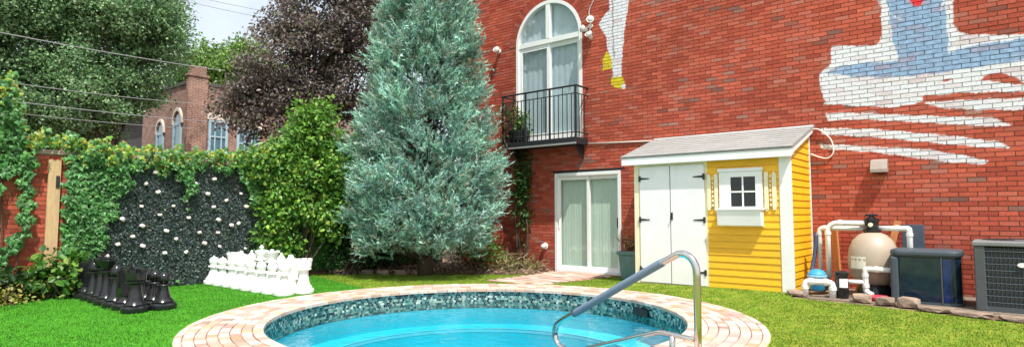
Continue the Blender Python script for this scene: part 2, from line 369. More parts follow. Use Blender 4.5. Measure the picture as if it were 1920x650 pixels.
# mosaic: five courses of small tiles, each a bevelled slab
tv, tf, tc = [], [], []
tcols = np.array([(.03, .06, .06), (.06, .14, .13), (.24, .34, .30), (.52, .56, .50), (.10, .25, .23), (.015, .02, .025), (.34, .38, .30)])
nt_ = 430; da = 2 * math.pi / nt_
for row in range(8):
    z1 = -.036 - row * .033; z0 = z1 - .030
    for k in range(nt_):
        so_ = (row * .37) % 1; a0 = (k + so_) * da + da * .05; a1 = (k + 1 + so_) * da - da * .05; o = len(tv); r = RI - .001 + random.uniform(-.0015, .0015)
        for rr, zz0, zz1, ee in ((RI + .004, z0, z1, 0), (r, z0 + .0015, z1 - .0015, da * .03)):
            for a, z in ((a0 + ee, zz0), (a1 - ee, zz0), (a1 - ee, zz1), (a0 + ee, zz1)): tv.append((PC[0] + rr * math.cos(a), PC[1] + rr * math.sin(a), z))
        tf += [(o + 7, o + 6, o + 5, o + 4)] + [(o + i, o + (i + 1) % 4, o + 4 + (i + 1) % 4, o + 4 + i) for i in range(4)]
        tc += [tuple(tcols[random.randrange(7)] * random.uniform(.75, 1.3))] * 8
mb = MB(); mb.v = tv; mb.f = tf
tag(obj('mosaic_tiles', mb, 'tile', pool, cols=np.array(tc)), kind='stuff')
wtr = MB(); seg = 96; wtr.add([(PC[0] + (RI - .003) * math.cos(2 * math.pi * k / seg), PC[1] + (RI - .003) * math.sin(2 * math.pi * k / seg), WZ) for k in range(seg)], [tuple(range(seg))])
wo_ = obj('water', wtr, 'water'); wo_['kind'] = 'structure'
sk = MB(); a = R(66); sk.box(-.16, .16, -.02, .03, -.19, -.09, Matrix.Translation((PC[0] + (RI - .004) * math.cos(a), PC[1] + (RI - .004) * math.sin(a), 0)) @ Matrix.Rotation(a + math.pi / 2, 4, 'Z'))
obj('skimmer_mouth', sk, 'dark', pool)
# pool steps near the handrail
st = MB()
for i, (dr, zt) in enumerate(((0.45, -.42), (.8, -.65), (1.15, -.9))):
    st.box(-.55, .55, 0, dr, -1.3 + i * .004, zt, Matrix.Translation((PC[0] + (RI - .012) * math.cos(R(-11)), PC[1] + (RI - .012) * math.sin(R(-11)), 0)) @ Matrix.Rotation(R(-11) + math.pi / 2, 4, 'Z'))
obj('steps', st, 'shelf', pool)
# coping: bedding ring + individual bricks
cb = MB(); ring(cb, RI + .01, -.03, RO - .01, -.03); ring(cb, RI + .01, -.03, RI + .01, -.05); ring(cb, RO - .01, -.12, RO - .01, -.03); obj('coping_bed', cb, pm('coping_mortar', (.50, .40, .33), rough=.95, var=.15, scale=20), pool)
pcols = [(.60, .38, .31), (.64, .46, .38), (.54, .30, .22), (.66, .53, .44), (.48, .34, .29), (.62, .42, .37), (.67, .56, .46), (.36, .25, .21), (.58, .37, .34), (.55, .32, .20)]
CB = []
def coping_brick(r0, r1, a0, a1, zt, col):
    v = []; m_ = 3 if (a1 - a0) * r1 > .15 else 1
    al = [a0 + (a1 - a0) * i / m_ for i in range(m_ + 1)]
    for (rr0, rr1, z, ea) in ((r0, r1, -.032, 0), (r0, r1, zt - .006, 0), (r0 + .006, r1 - .006, zt, .006 / r1)):
        for i, a in enumerate(al):
            aa = a + (ea if i == 0 else -ea if i == m_ else 0)
            v += [(PC[0] + rr0 * math.cos(aa), PC[1] + rr0 * math.sin(aa), z), (PC[0] + rr1 * math.cos(aa), PC[1] + rr1 * math.sin(aa), z)]
    s = 2 * (m_ + 1); f = []
    for i in range(m_): f.append((2 * s + 2 * i, 2 * s + 2 * i + 1, 2 * s + 2 * i + 3, 2 * s + 2 * i + 2))
    for lv in (0, 1):
        o = lv * s; o2 = o + s
        for i in range(m_):
            f.append((o + 2 * i, o2 + 2 * i, o2 + 2 * i + 2, o + 2 * i + 2)); f.append((o + 2 * i + 3, o2 + 2 * i + 3, o2 + 2 * i + 1, o + 2 * i + 1))
        f.append((o + 1, o2 + 1, o2, o)); f.append((o + 2 * m_, o2 + 2 * m_, o2 + 2 * m_ + 1, o + 2 * m_ + 1))
    am = (a0 + a1) / 2; rm = (r0 + r1) / 2
    CB.append((PC[0] + rm * math.cos(am), PC[1] + rm * math.sin(am), v, f, col))
rings = [(RI - .035, RI + .07, .16, .012), (RI + .077, RI + .177, .16, .004), (RI + .184, RI + .284, .16, .004), (RI + .291, RI + .391, .16, .004), (RI + .398, RI + .498, .16, .003), (RI + .505, RI + .605, .16, .003), (RI + .612, RI + .712, .16, .003), (RI + .719, RO, .16, .003)]
for ri, (r0, r1, bl, zt) in enumerate(rings):
    nb = int(2 * math.pi * (r0 + r1) / 2 / bl); off = (ri % 2) * .5 + random.random() * .2
    for k in range(nb):
        a0 = (k + off) * 2 * math.pi / nb; a1 = a0 + 2 * math.pi / nb - .007 / r1
        c = np.array(random.choice(pcols)) * random.uniform(.82, 1.16)
        if ri in (0, 7): c = c * .75 + np.array((.62, .48, .40)) * .25
        coping_brick(r0, r1, a0, a1, zt + random.uniform(-.003, .002), np.clip(c, 0, .8))
def depth(x, y): return -x * .639 + y * .769
CB.sort(key=lambda b: (0 if visible(np.array(b[0]), np.array(b[1])) and b[1] > 1 and depth(b[0], b[1]) > 5.2 else 1, depth(b[0], b[1])))
def joined(items):
    mb = MB(); cc = []
    for (_, _, v, f, c) in items:
        mb.add(v, f); cc += [tuple(c)] * len(v)
    return mb, np.array(cc)
coping = part('coping', (PC[0], PC[1], 0), pool)
for (x, y, v, f, c) in CB[:300]:
    mb = MB().add(v, f); obj('brick', mb, 'paver', coping, origin=(x, y, 0), cols=np.tile(c, (len(v), 1)))
mb, cc = joined(CB[300:]); tag(obj('bricks', mb, 'paver', coping, cols=cc), kind='stuff')

# brick path from the pool to the glass door
path = tag(obj('brick_path', MB().add([(-7.42, 8.2, .0), (-6.25, 8.2, .0), (-6.0, 10.5, .0), (-7.55, 10.5, .0)], [(0, 1, 2, 3)]), 'mortar'), kind='structure')
for r in range(19):
    y0 = 8.28 + r * .118
    for k in range(9):
        x0 = -7.9 + k * .212 + (r % 2) * .106; xm = x0 + .1; ym = y0 + .055
        t = (ym - 8.2) / 2.3
        if xm < -7.40 - t * .1 or xm > -6.32 + t * .25 or math.hypot(xm - PC[0], ym - PC[1]) < RO + .08: continue
        z = .012 + random.uniform(-.002, .002)
        obj('brick', B(x0, x0 + .203, y0, y0 + .108, -.01, z), 'paver', path, origin=(xm, ym, z), cols=np.tile(np.array(random.choice(pcols)) * random.uniform(.85, 1.1) * .92, (8, 1)), bevel=.004)

# ------------------------------------------------------------------ the big brick building
WY = 10.556
bld = thing('brick_building', (-3.5, WY + .3, 0), 'long red brick building with painted mural, arched balcony window and glass sliding door', 'building')
XL, XR, ZT = -10.35, 4.0, 7.1
AXC, AZC, AR = -7.735, 5.09, .905
def excl(z, ringed):
    out = []
    if 2.84 < z <= AZC: out.append((AXC - AR, AXC + AR))
    else:
        r = AR + (.215 if ringed else -.03)
        if AZC < z < AZC + r:
            h = math.sqrt(r * r - (z - AZC) ** 2); out.append((AXC - h, AXC + h))
    if z < 2.125: out.append((-7.575, -5.925))
    return out
def cut(x0, x1, ex):
    segs = [(x0, x1)]
    for a, b in ex:
        ns = []
        for s, e_ in segs:
            if b <= s or a >= e_: ns.append((s, e_)); continue
            if a > s: ns.append((s, a))
            if b < e_: ns.append((b, e_))
        segs = ns
    return segs
WHITE = [(-1.43, 4.59), (-1.37, 4.41), (-1.38, 3.92), (-1.44, 3.83), (-1.54, 3.83), (-2.07, 3.93), (-2.09, 3.65), (-2.26, 3.49), (-2.28, 3.4), (-2.23, 3.2), (-2.2, 3.0), (-1.79, 2.92), (-1.23, 2.83), (-0.89, 2.88), (-0.91, 2.96), (-0.45, 2.95), (0.24, 2.88), (0.75, 2.81), (0.79, 3.66), (0.28, 3.66), (0.01, 3.7), (-0.34, 3.78), (-0.43, 3.84), (-0.49, 3.97), (-0.47, 4.39), (-.42, 4.9), (-1.6, 5.0)]
BLUE = [(-1.42, 4.9), (-1.3, 4.56), (-1.26, 4.26), (-1.24, 3.94), (-1.21, 3.72), (-1.16, 3.53), (-1.61, 3.58), (-1.97, 3.57), (-2.18, 3.51), (-1.74, 3.37), (-1.21, 3.29), (-0.69, 3.27), (-0.2, 3.29), (0.26, 3.31), (0.68, 3.37), (0.69, 3.59), (0.27, 3.6), (-0.07, 3.61), (-0.32, 3.6), (-0.56, 3.54), (-0.56, 3.76), (-0.57, 3.99), (-0.56, 4.41), (-.53, 4.85)]
REDP = [(-1.0, 4.62), (-0.99, 4.44), (-0.95, 4.35), (-0.9, 4.31), (-0.84, 4.33), (-0.80, 4.46), (-.79, 4.62)]
BLOB = [(-0.2, 3.1), (-0.16, 3.15), (-0.07, 3.17), (0.0, 3.18), (0.08, 3.14), (0.17, 3.08), (0.27, 2.98), (0.27, 2.96), (0.08, 3.02), (-0.09, 3.06)]
DASH = [(-0.69, 3.15), (-0.6, 3.18), (-0.52, 3.15), (-0.6, 3.14)]
CURL = [(-.585, 4.40), (-.57, 4.30), (-.60, 4.22), (-.64, 4.18), (-.62, 4.24), (-.60, 4.30)]
SLASH = [(-1.26, 4.27), (-1.24, 4.26), (-1.10, 4.16), (-1.12, 4.14)]
STR = [[(-0.9, 2.85), (-0.7, 2.86), (-0.22, 2.83), (0.75, 2.75), (0.74, 2.58), (-0.22, 2.68), (-0.64, 2.75)],
       [(-2.18, 2.85), (-1.87, 2.82), (-0.84, 2.66), (-0.11, 2.56), (-0.01, 2.49), (0.09, 2.44), (-0.06, 2.43), (-0.84, 2.56), (-1.66, 2.69), (-2.18, 2.73)],
       [(-2.26, 2.61), (-1.52, 2.53), (-0.54, 2.34), (-0.07, 2.22), (0.08, 2.13), (-0.13, 2.14), (-0.85, 2.27), (-1.52, 2.4), (-2.25, 2.51)],
       [(-2.31, 2.36), (-1.53, 2.26), (-0.86, 2.17), (-0.55, 2.08), (-0.18, 1.97), (-0.22, 1.92), (-0.55, 1.96), (-0.99, 2.05), (-1.53, 2.17), (-2.27, 2.28)]]
LEG = [(-6.18, 6.1), (-6.15, 5.71), (-6.16, 5.43), (-6.29, 5.33), (-6.42, 5.18), (-6.24, 4.88), (-6.2, 4.56), (-6.13, 4.34), (-6.08, 4.0), (-5.9, 3.97), (-5.87, 4.42), (-5.81, 4.95), (-5.68, 5.6), (-5.6, 6.1)]
LINE = [(-6.12, 6.1), (-6.1, 5.69), (-6.09, 4.84), (-6.08, 4.39), (-6.04, 4.39), (-6.06, 4.84), (-6.06, 5.68), (-6.07, 6.1)]
Y1 = [(-6.25, 4.58), (-6.14, 4.46), (-6.09, 4.3), (-6.13, 4.2), (-6.27, 4.2), (-6.34, 4.15), (-6.31, 4.42)]
Y2 = [(-6.12, 4.01), (-5.86, 3.99), (-5.8, 3.82), (-5.83, 3.74), (-6.03, 3.77), (-6.14, 3.87)]
TOE = [(-5.86, 3.86), (-5.79, 3.82), (-5.83, 3.73), (-5.92, 3.77)]
def paint(x, z, c):
    """mural paint over the brick colour at wall points"""
    wx = x + .007 * np.sin(z * 19 + x * 7) + .003 * np.sin(z * 61); wz = z + .006 * np.sin(x * 17) + .003 * np.sin(x * 61)
    white = np.array((.80, .81, .84)); blue = np.array((.27, .41, .60)); c = c.copy()
    th = .5 + .5 * np.sin(x * 37 + np.sin(z * 29) * 2) * np.sin(z * 23 + x * 7)        # patchy paint film
    br_ = .5 + .5 * np.sin(z * 71 + 3 * np.sin(x * 5) + 2 * np.sin(x * 1.7 + z * 3))      # brush strokes
    wt = white[None] * (.88 + .07 * th[:, None] + .05 * br_[:, None]) + np.array((-.06, -.03, .03))[None] * (th * br_)[:, None]
    m = inpoly(wx, wz, WHITE) & ~inpoly(wx, wz, BLOB) & ~inpoly(wx, wz, DASH)
    for s in STR: m |= inpoly(wx, wz, s)
    c[m] = wt[m]
    m = inpoly(wx, wz, BLUE) & ~inpoly(wx, wz, CURL) & ~inpoly(wx, wz, SLASH); c[m] = (blue[None] * (.80 + .28 * th[:, None] + .14 * br_[:, None]))[m]
    d = inpoly(.9 * (wx + .9) - .9, 4.47 + (wz - 4.47) * .9, REDP); c[d] = (.75, .22, .32); m = inpoly(wx, wz, REDP); c[m] = (.70, .03, .05)
    m = inpoly(wx, wz, LEG); c[m] = wt[m]
    m = inpoly(wx, wz, LINE); c[m] = (.42, .40, .42)
    m = inpoly(wx, wz, Y1) | inpoly(wx, wz, Y2); c[m] = (.66, .56, .02)
    m = inpoly(wx, wz, TOE); c[m] = wt[m]
    return c
CH = .0677
bcols = np.array([(.46, .095, .055), (.42, .082, .047), (.49, .11, .065), (.38, .07, .042), (.46, .115, .075)])
bdark = np.array([(.28, .09, .065), (.24, .11, .09), (.31, .14, .11)])
def brick_color(x, z):
    p = .5 + .5 * math.sin(x * 1.7 + 1.3 * math.sin(z * 2.9)) * math.sin(z * 3.1 + 1.1 * math.sin(x * 2.3) + .5)
    if random.random() < .02 + .26 * max(0, p - .72) / .28: return bdark[random.randrange(3)] * random.uniform(.8, 1.3)
    c = bcols[random.randrange(5)] * random.uniform(.86, 1.12)
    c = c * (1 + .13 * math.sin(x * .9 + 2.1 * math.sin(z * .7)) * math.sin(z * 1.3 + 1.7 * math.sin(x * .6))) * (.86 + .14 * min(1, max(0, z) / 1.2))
    if random.random() < .06: c = c * .65 + np.array((.42, .24, .19)) * .35
    return c
GR = {}
def grid_faces(nx, nz):
    if (nx, nz) not in GR:
        w = nx + 1; f = [(j * w + i, j * w + i + 1, (j + 1) * w + i + 1, (j + 1) * w + i) for j in range(nz) for i in range(nx)]
        bl, br, tl, tr = 0, nx, nz * w, nz * w + nx; o = w * (nz + 1)
        f += [(bl, tl, o + 2, o), (tr, br, o + 1, o + 3), (br, bl, o, o + 1), (tl, tr, o + 3, o + 2)]
        GR[(nx, nz)] = f
    return GR[(nx, nz)]
WB_ = []; mort = MB(); row = 0; z = -.02
while z < ZT:
    for a, b in cut(XL, XR, excl(z + CH / 2, False)): 
        nx = max(1, int((b - a) / .035)) if z > 1.8 else 1; o = len(mort.v); xs = np.linspace(a, b, nx + 1)
        mort.v += [(q, WY + .014, zz) for zz in (z, z + CH) for q in xs.tolist()]; mort.f += [(o + i, o + i + 1, o + nx + 2 + i, o + nx + 1 + i) for i in range(nx)]
    z0, z1 = z + .005, z + CH - .005; zm = (z0 + z1) / 2
    x = XL - (row % 2) * .1065
    while x < XR:
        for a, b in cut(max(x, XL), min(x + .203, XR), excl(zm, True)):
            if b - a < .03: continue
            xm = (a + b) / 2
            mural = (-2.45 < xm < .9 and 1.85 < z < 5.1) or (-6.6 < xm < -5.45 and 3.6 < z < 6.2)
            nx, nz = (12, 4) if mural else (1, 1)
            y = WY + random.uniform(-.0025, .0025)
            gx, gz = np.meshgrid(np.linspace(a, b, nx + 1), np.linspace(z0, z1, nz + 1)); gx, gz = gx.ravel(), gz.ravel()
            v = np.r_[np.c_[gx, np.full(len(gx), y), gz], np.array([(a, WY + .016, z0), (b, WY + .016, z0), (a, WY + .016, z1), (b, WY + .016, z1)])]
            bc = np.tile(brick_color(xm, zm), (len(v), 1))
            if mural:
                wear = random.random() ** 5 * .3; bc = paint(v[:, 0], v[:, 2], bc) * (1 - wear) + bc * wear
            WB_.append((xm, zm, v, grid_faces(nx, nz), bc))
        x += .2137
    z += CH; row += 1
# arch of bricks on edge round the balcony window
na = 44
for k in range(na):
    a0 = math.pi * k / na + .004; a1 = math.pi * (k + 1) / na - .004; y = WY + random.uniform(-.004, .001); v = []
    for yy in (y, WY + .016):
        for r, a in ((AR, a0), (AR + .21, a0), (AR + .21, a1), (AR, a1)): v.append((AXC + r * math.cos(a), yy, AZC + r * math.sin(a)))
    bc = np.tile(brick_color(0, 0) * .95, (8, 1))
    WB_.append((AXC, 6.0, np.array(v), [(3, 2, 1, 0), (0, 1, 5, 4), (1, 2, 6, 5), (2, 3, 7, 6), (3, 0, 4, 7)], bc))
def wall_rank(b):
    x, z = b[0], b[1]; d = depth(x, WY); px = (x * .769 + WY * .639) / d
    inside = px < .865 and (z - 1.23) / d < .355 and not (x > -2.45 and z < .9) and not (-5.2 < x < -2.4 and z < 2.6)
    return (0 if inside else 1, d)
WB_.sort(key=wall_rank)
mv = np.array(mort.v); mc = np.tile(np.array((.30, .165, .125)), (len(mv), 1)); pc = paint(mv[:, 0], mv[:, 2], mc)
isp = np.abs(pc - mc).sum(1) > 1e-6; mc[isp] = pc[isp] * .55 + mc[isp] * .25
wall = obj('wall', mort, 'joint', bld, cols=mc)
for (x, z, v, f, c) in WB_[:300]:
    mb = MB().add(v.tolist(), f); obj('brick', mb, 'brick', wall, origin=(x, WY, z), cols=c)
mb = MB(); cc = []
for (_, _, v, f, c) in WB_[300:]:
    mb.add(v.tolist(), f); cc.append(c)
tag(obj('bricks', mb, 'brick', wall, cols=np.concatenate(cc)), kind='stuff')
# the rest of the building behind the brick face (closed shell with rooms behind the two openings)
sd = MB(); sd.add([(XL, WY + .01, -.02), (XL, WY + 9, -.02), (XL, WY + 9, ZT), (XL, WY + .01, ZT)], [(0, 1, 2, 3)]); sd.add([(XR, WY + .01, -.02), (XR, WY + 9, -.02), (XR, WY + 9, ZT), (XR, WY + .01, ZT)], [(3, 2, 1, 0)])
sd.add([(XL, WY + 9, -.02), (XR, WY + 9, -.02), (XR, WY + 9, ZT), (XL, WY + 9, ZT)], [(0, 1, 2, 3)]); obj('side_wall', sd, 'bldg', bld)
obj('roof', MB().box(XL - .1, XR + .1, WY - .06, WY + 9.1, ZT, ZT + .18), 'flatroof', bld)
rm = MB()
for (x0, x1, z0, z1, dp) in ((-9.3, -5.4, .0, 2.45, 2.6), (-9.4, -6.0, 2.62, 6.4, 3.2)):
    y0, y1 = WY + .13, WY + dp
    rm.add([(x0, y0, z0), (x1, y0, z0), (x1, y1, z0), (x0, y1, z0), (x0, y0, z1), (x1, y0, z1), (x1, y1, z1), (x0, y1, z1)], [(0, 1, 2, 3), (7, 6, 5, 4), (3, 2, 6, 7), (0, 3, 7, 4), (2, 1, 5, 6)])
obj('rooms', rm, 'room', bld)
lin = obj('lintel', MB().box(-7.66, -5.84, WY - .006, WY + .05, 2.125, 2.155), 'iron', bld)
# sliding glass door
sdz = part('sliding_door', (-6.75, WY, 0), bld)
X0, X1 = -7.555, -5.94
fr = MB(); fr.box(X0, X0 + .075, WY - .02, WY + .12, .0, 2.10); fr.box(X1 - .06, X1, WY - .02, WY + .12, 0, 2.10); fr.box(X0 + .075, X1 - .06, WY - .018, WY + .12, 2.03, 2.10); fr.box(X0 + .075, X1 - .06, WY - .04, WY + .12, -.01, .055)
obj('frame', fr, 'vinyl', sdz, bevel=.004)
for (a, b, yy) in ((X0 + .075, -6.70, WY + .02), (-6.76, X1 - .06, WY + .062)):
    s = MB(); s.box(a, a + .06, yy, yy + .035, .056, 2.029); s.box(b - .06, b, yy, yy + .035, .056, 2.029); s.box(a + .06, b - .06, yy + .001, yy + .034, .056, .14); s.box(a + .06, b - .06, yy + .001, yy + .034, 1.95, 2.029)
    obj('sash', s, 'vinyl', sdz, bevel=.003)
    obj('pane', MB().add([(a + .06, yy + .017, .14), (b - .06, yy + .017, .14), (b - .06, yy + .017, 1.95), (a + .06, yy + .017, 1.95)], [(0, 1, 2, 3)]), 'pane', sdz)
obj('handle', MB().box(-6.055, -6.03, WY + .03, WY + .062, .95, 1.15), 'black', sdz, bevel=.004)
obj('handle', MB().box(-7.462, -7.44, WY - .008, WY + .02, .92, 1.12), 'vinyl', sdz, bevel=.004)
def added_drape(x0, x1, y, z0, z1, amp, n):  # pleated sheet added behind glass to make it read bright
    mb = MB(); v = []; 
    for i in range(n + 1):
        x = x0 + (x1 - x0) * i / n; yy = y + amp * math.sin(i * 1.9) + amp * .4 * math.sin(i * .73)
        v += [(x, yy, z0), (x, yy, z1)]
    return mb.add(v, [(2 * i, 2 * i + 2, 2 * i + 3, 2 * i + 1) for i in range(n)])
tag(obj('added_drape', added_drape(-7.48, -6.0, WY + .15, .03, 2.2, .004, 70), 'added_drape', smooth=True), 'added grey green blind standing in for room and reflections in the sliding glass door', 'blind')  # added sheet, replaces room glimpses and reflections in the door glass
# arched balcony window
aw = part('arched_window', (AXC, WY, 2.85), bld)
fr = MB(); yf0, yf1 = WY - .012, WY + .11
fr.box(AXC - AR, AXC - AR + .075, yf0, yf1, 2.84, AZC); fr.box(AXC + AR - .075, AXC + AR, yf0, yf1, 2.84, AZC)
ns = 28; v = []; f = []
for k in range(ns + 1):
    a = math.pi * k / ns
    for r, y in ((AR, yf0), (AR - .075, yf0), (AR - .075, yf1), (AR, yf1)): v.append((AXC + r * math.cos(a), y, AZC + r * math.sin(a)))
for k in range(ns):
    for j in range(4): f.append((k * 4 + j, k * 4 + (j + 1) % 4, (k + 1) * 4 + (j + 1) % 4, (k + 1) * 4 + j))
fr.add(v, f); obj('frame', fr, 'vinyl', aw)
obj('transom', MB().box(AXC - AR + .075, AXC + AR - .075, yf0 + .01, yf1 - .01, 5.02, 5.13), 'vinyl', aw, bevel=.004)
obj('mullion', MB().box(AXC - .055, AXC + .055, yf0 + .006, yf1 - .006, 5.13, AZC + AR - .06), 'vinyl', aw, bevel=.004)
for (a, b, yy) in ((AXC - AR + .075, AXC + .04, WY + .02), (AXC - .04, AXC + AR - .075, WY + .058)):
    s = MB(); s.box(a, a + .085, yy, yy + .035, 2.86, 5.019); s.box(b - .085, b, yy, yy + .035, 2.86, 5.019); s.box(a + .085, b - .085, yy + .001, yy + .034, 2.86, 3.02); s.box(a + .085, b - .085, yy + .001, yy + .034, 4.92, 5.019)
    obj('sash', s, 'vinyl', aw, bevel=.003); obj('pane', MB().add([(a + .085, yy + .017, 3.02), (b - .085, yy + .017, 3.02), (b - .085, yy + .017, 4.92), (a + .085, yy + .017, 4.92)], [(0, 1, 2, 3)]), 'paneup', aw)
for sgn in (-1, 1):
    pts = [(AXC + sgn * .055, 5.13)] + [(AXC + sgn * (AR - .075) * math.cos(a), AZC + (AR - .075) * math.sin(a)) for a in np.linspace(.05, math.pi / 2 - .065, 14)]
    if sgn < 0: pts = pts[::-1]
    obj('pane', MB().add([(p[0], WY + .043, p[1]) for p in pts], [tuple(range(len(pts)))]), 'paneup', aw)
tag(obj('added_drape', added_drape(-8.63, -6.84, WY + .145, 2.66, 6.1, .008, 40), pm('sky_tint_drape', (.70, .83, .88), rough=.9, var=.12, scale=1.5), smooth=True), 'added pale blue drape standing in for sky reflected in the arched balcony window', 'added_drape')  # added sheet, its pale blue stands in for reflected sky
# balcony
bal = part('balcony', (-7.68, WY - .23, 2.66), bld)
bx0, bx1, by0, by1 = -8.68, -6.70, WY - .46, WY - .004
obj('platform', MB().box(bx0, bx1, by0, by1, 2.66, 2.80), 'iron', bal, bevel=.006)
obj('edge_trim', MB().box(bx0 - .01, bx1 + .01, by0 - .012, by0 - .001, 2.655, 2.69), 'galv', bal)
obj('threshold', MB().box(AXC - AR, AXC + AR, WY - .05, WY - .004, 2.801, 2.86), 'vinyl', bal)
for (a, b) in (((bx0, by0), (bx1, by0)), ((bx0, by0), (bx0, by1)), ((bx1, by0), (bx1, by1))):
    for z, r in ((3.86, .021), (3.70, .011), (2.90, .011)): obj('rail', MB().tube([(a[0], a[1] + .012, z), (b[0], b[1] + .012, z)], r, 8), 'iron', bal)
for i in range(4):
    x = bx0 + .012 + (bx1 - bx0 - .024) * i / 3; obj('post', MB().box(x - .017, x + .017, by0 - .005, by0 + .029, 2.80, 3.855), 'iron', bal)
for i in range(19):
    x = bx0 + (bx1 - bx0) * i / 18
    if i % 6: obj('baluster', MB().box(x - .007, x + .007, by0 + .005, by0 + .019, 2.80, 3.70 if i % 3 else 3.85), 'iron', bal)
for x in (bx0, bx1):
    for j in range(1, 4): obj('baluster', MB().box(x - .007, x + .007, by0 + .012 + j * .105, by0 + .026 + j * .105, 2.80, 3.70), 'iron', bal)
for x in (bx0 + .15, bx1 - .12): obj('bracket', MB().prism([(by1 - .002, 2.659), (by0 + .1, 2.659), (by1 - .002, 2.38)], x - .02, x + .02, 0), 'iron', bal)

# ------------------------------------------------------------------ yellow shed
SX0, SX1, SYF, SYB, SG = -5.0, -2.455, 9.378, WY - .012, .06
shed = thing('garden_shed', ((SX0 + SX1) / 2, 9.9, SG), 'yellow clapboard lean-to shed with white double doors against the brick building', 'shed')
zroof = lambda y: 2.17 + (y - SYF) * (2.585 - 2.17) / (WY - SYF)
obj('core', MB().prism([(SYF + .022, SG - .03), (SYB, SG - .03), (SYB, zroof(SYB) - .03), (SYF + .022, zroof(SYF + .022) - .03)], SX0 + .022, SX1 - .022, 0), 'dark', shed)
def clap_front(x0, x1, z0, z1, name='siding_board'):
    o = MB().add([(x0, SYF - .016, z0), (x1, SYF - .016, z0), (x1, SYF + .021, z0), (x0, SYF + .021, z0), (x0, SYF - .003, z1), (x1, SYF - .003, z1), (x1, SYF + .021, z1), (x0, SYF + .021, z1)], [(0, 3, 2, 1), (4, 5, 6, 7), (0, 1, 5, 4), (1, 2, 6, 5), (2, 3, 7, 6), (3, 0, 4, 7)])
    obj(name, o, 'yellow', shed, origin=((x0 + x1) / 2, SYF, z0))
bh = .106
for i in range(20):
    z0 = SG + i * bh; z1 = min(z0 + bh - .001, 2.10)
    if z0 > 2.05: break
    clap_front(-3.70, SX1 - .145, z0, z1)
for i in range(26):                                          # side boards, cut along the roof slope
    z0 = SG + i * bh; z1 = z0 + bh - .001
    y0 = SYF + .004
    if z0 > zroof(SYB) - .08: break
    lim = lambda z: SYF + max(0, (z + .03 - 2.17)) / ((2.585 - 2.17) / (WY - SYF))
    ya, yb = max(y0, lim(z0)), max(y0, lim(min(z1, zroof(SYB) - .04))); zz = min(z1, zroof(SYB) - .04)
    yb = min(yb, SYB - .06); yE = SYB - .05
    o = MB().add([(SX1 + .014, ya, z0), (SX1 + .014, yE, z0), (SX1 - .021, yE, z0), (SX1 - .021, ya, z0), (SX1 + .001, yb, zz), (SX1 + .001, yE, zz), (SX1 - .021, yE, zz), (SX1 - .021, yb, zz)], [(0, 3, 2, 1), (4, 5, 6, 7), (0, 1, 5, 4), (1, 2, 6, 5), (2, 3, 7, 6), (3, 0, 4, 7)])
    obj('siding_board', o, 'yellow', shed, origin=(SX1, (ya + yE) / 2, z0))
obj('corner_trim', MB().box(SX1 - .145, SX1 + .02, SYF - .024, SYF + .0005, SG - .01, 2.10), 'white', shed, bevel=.004)
obj('corner_trim', MB().box(SX1 - .0005, SX1 + .021, SYF + .001, SYF + .035, SG - .01, 2.13), 'white', shed)
obj('corner_trim', MB().box(SX1 - .02, SX1 + .018, SYB - .05, SYB, SG - .01, zroof(SYB) - .06), 'white', shed)
obj('corner_trim', MB().box(SX0, SX0 + .085, SYF - .024, SYF + .021, SG - .01, 2.08), 'cream', shed, bevel=.004)
obj('left_side', MB().prism([(SYF + .022, SG), (SYB, SG), (SYB, zroof(SYB) - .04), (SYF + .022, zroof(SYF) - .04)], SX0, SX0 + .021, 0), 'yellow', shed)
obj('fascia', MB().box(SX0 - .17, SX1 + .075, SYF - .16, SYF - .125, 2.065, 2.185), 'white', shed, bevel=.004)
obj('soffit', MB().box(SX0 - .16, SX1 + .065, SYF - .124, SYF + .02, 2.102, 2.118), 'white', shed)
rk = lambda x0, x1: MB().prism([(SYF - .12, 2.10), (WY - .014, 2.55), (WY - .014, 2.625), (SYF - .12, 2.185)], x0, x1, 0)
obj('rake_board', rk(SX1 + .045, SX1 + .07), 'white', shed)
obj('rake_board', rk(SX0 - .165, SX0 - .14), 'white', shed)
deck = obj('roof', MB().prism([(SYF - .165, 2.187), (WY - .012, 2.627), (WY - .012, 2.647), (SYF - .165, 2.207)], SX0 - .18, SX1 + .085, 0), 'shingle', shed)
for r in range(9):                                            # shingle courses
    t0, t1 = r / 9, (r + 1.12) / 9; t1 = min(t1, 1)
    ya, za = SYF - .175 + t0 * (WY - .012 - SYF + .163), 2.207 + t0 * .44; yb, zb = SYF - .175 + t1 * (WY - .012 - SYF + .163), 2.207 + t1 * .44
    x = SX0 - .18 - (r % 2) * .15
    while x < SX1 + .085:
        a, b = max(x, SX0 - .18), min(x + .297, SX1 + .085)
        if b - a > .02:
            j = random.uniform(0, .003)
            obj('shingle', MB().add([(a, ya, za + .001), (b, ya, za + .001), (b, ya, za + .014 + j), (a, ya, za + .014 + j), (a, yb, zb + .003), (b, yb, zb + .003)], [(0, 1, 2, 3), (3, 2, 5, 4), (0, 3, 4), (1, 5, 2)]), 'shingle', deck, origin=((a + b) / 2, (ya + yb) / 2, za))
        x += .30
obj('ridge_flashing', MB().box(SX0 - .18, SX1 + .085, WY - .05, WY - .011, 2.648, 2.668), 'white', shed)
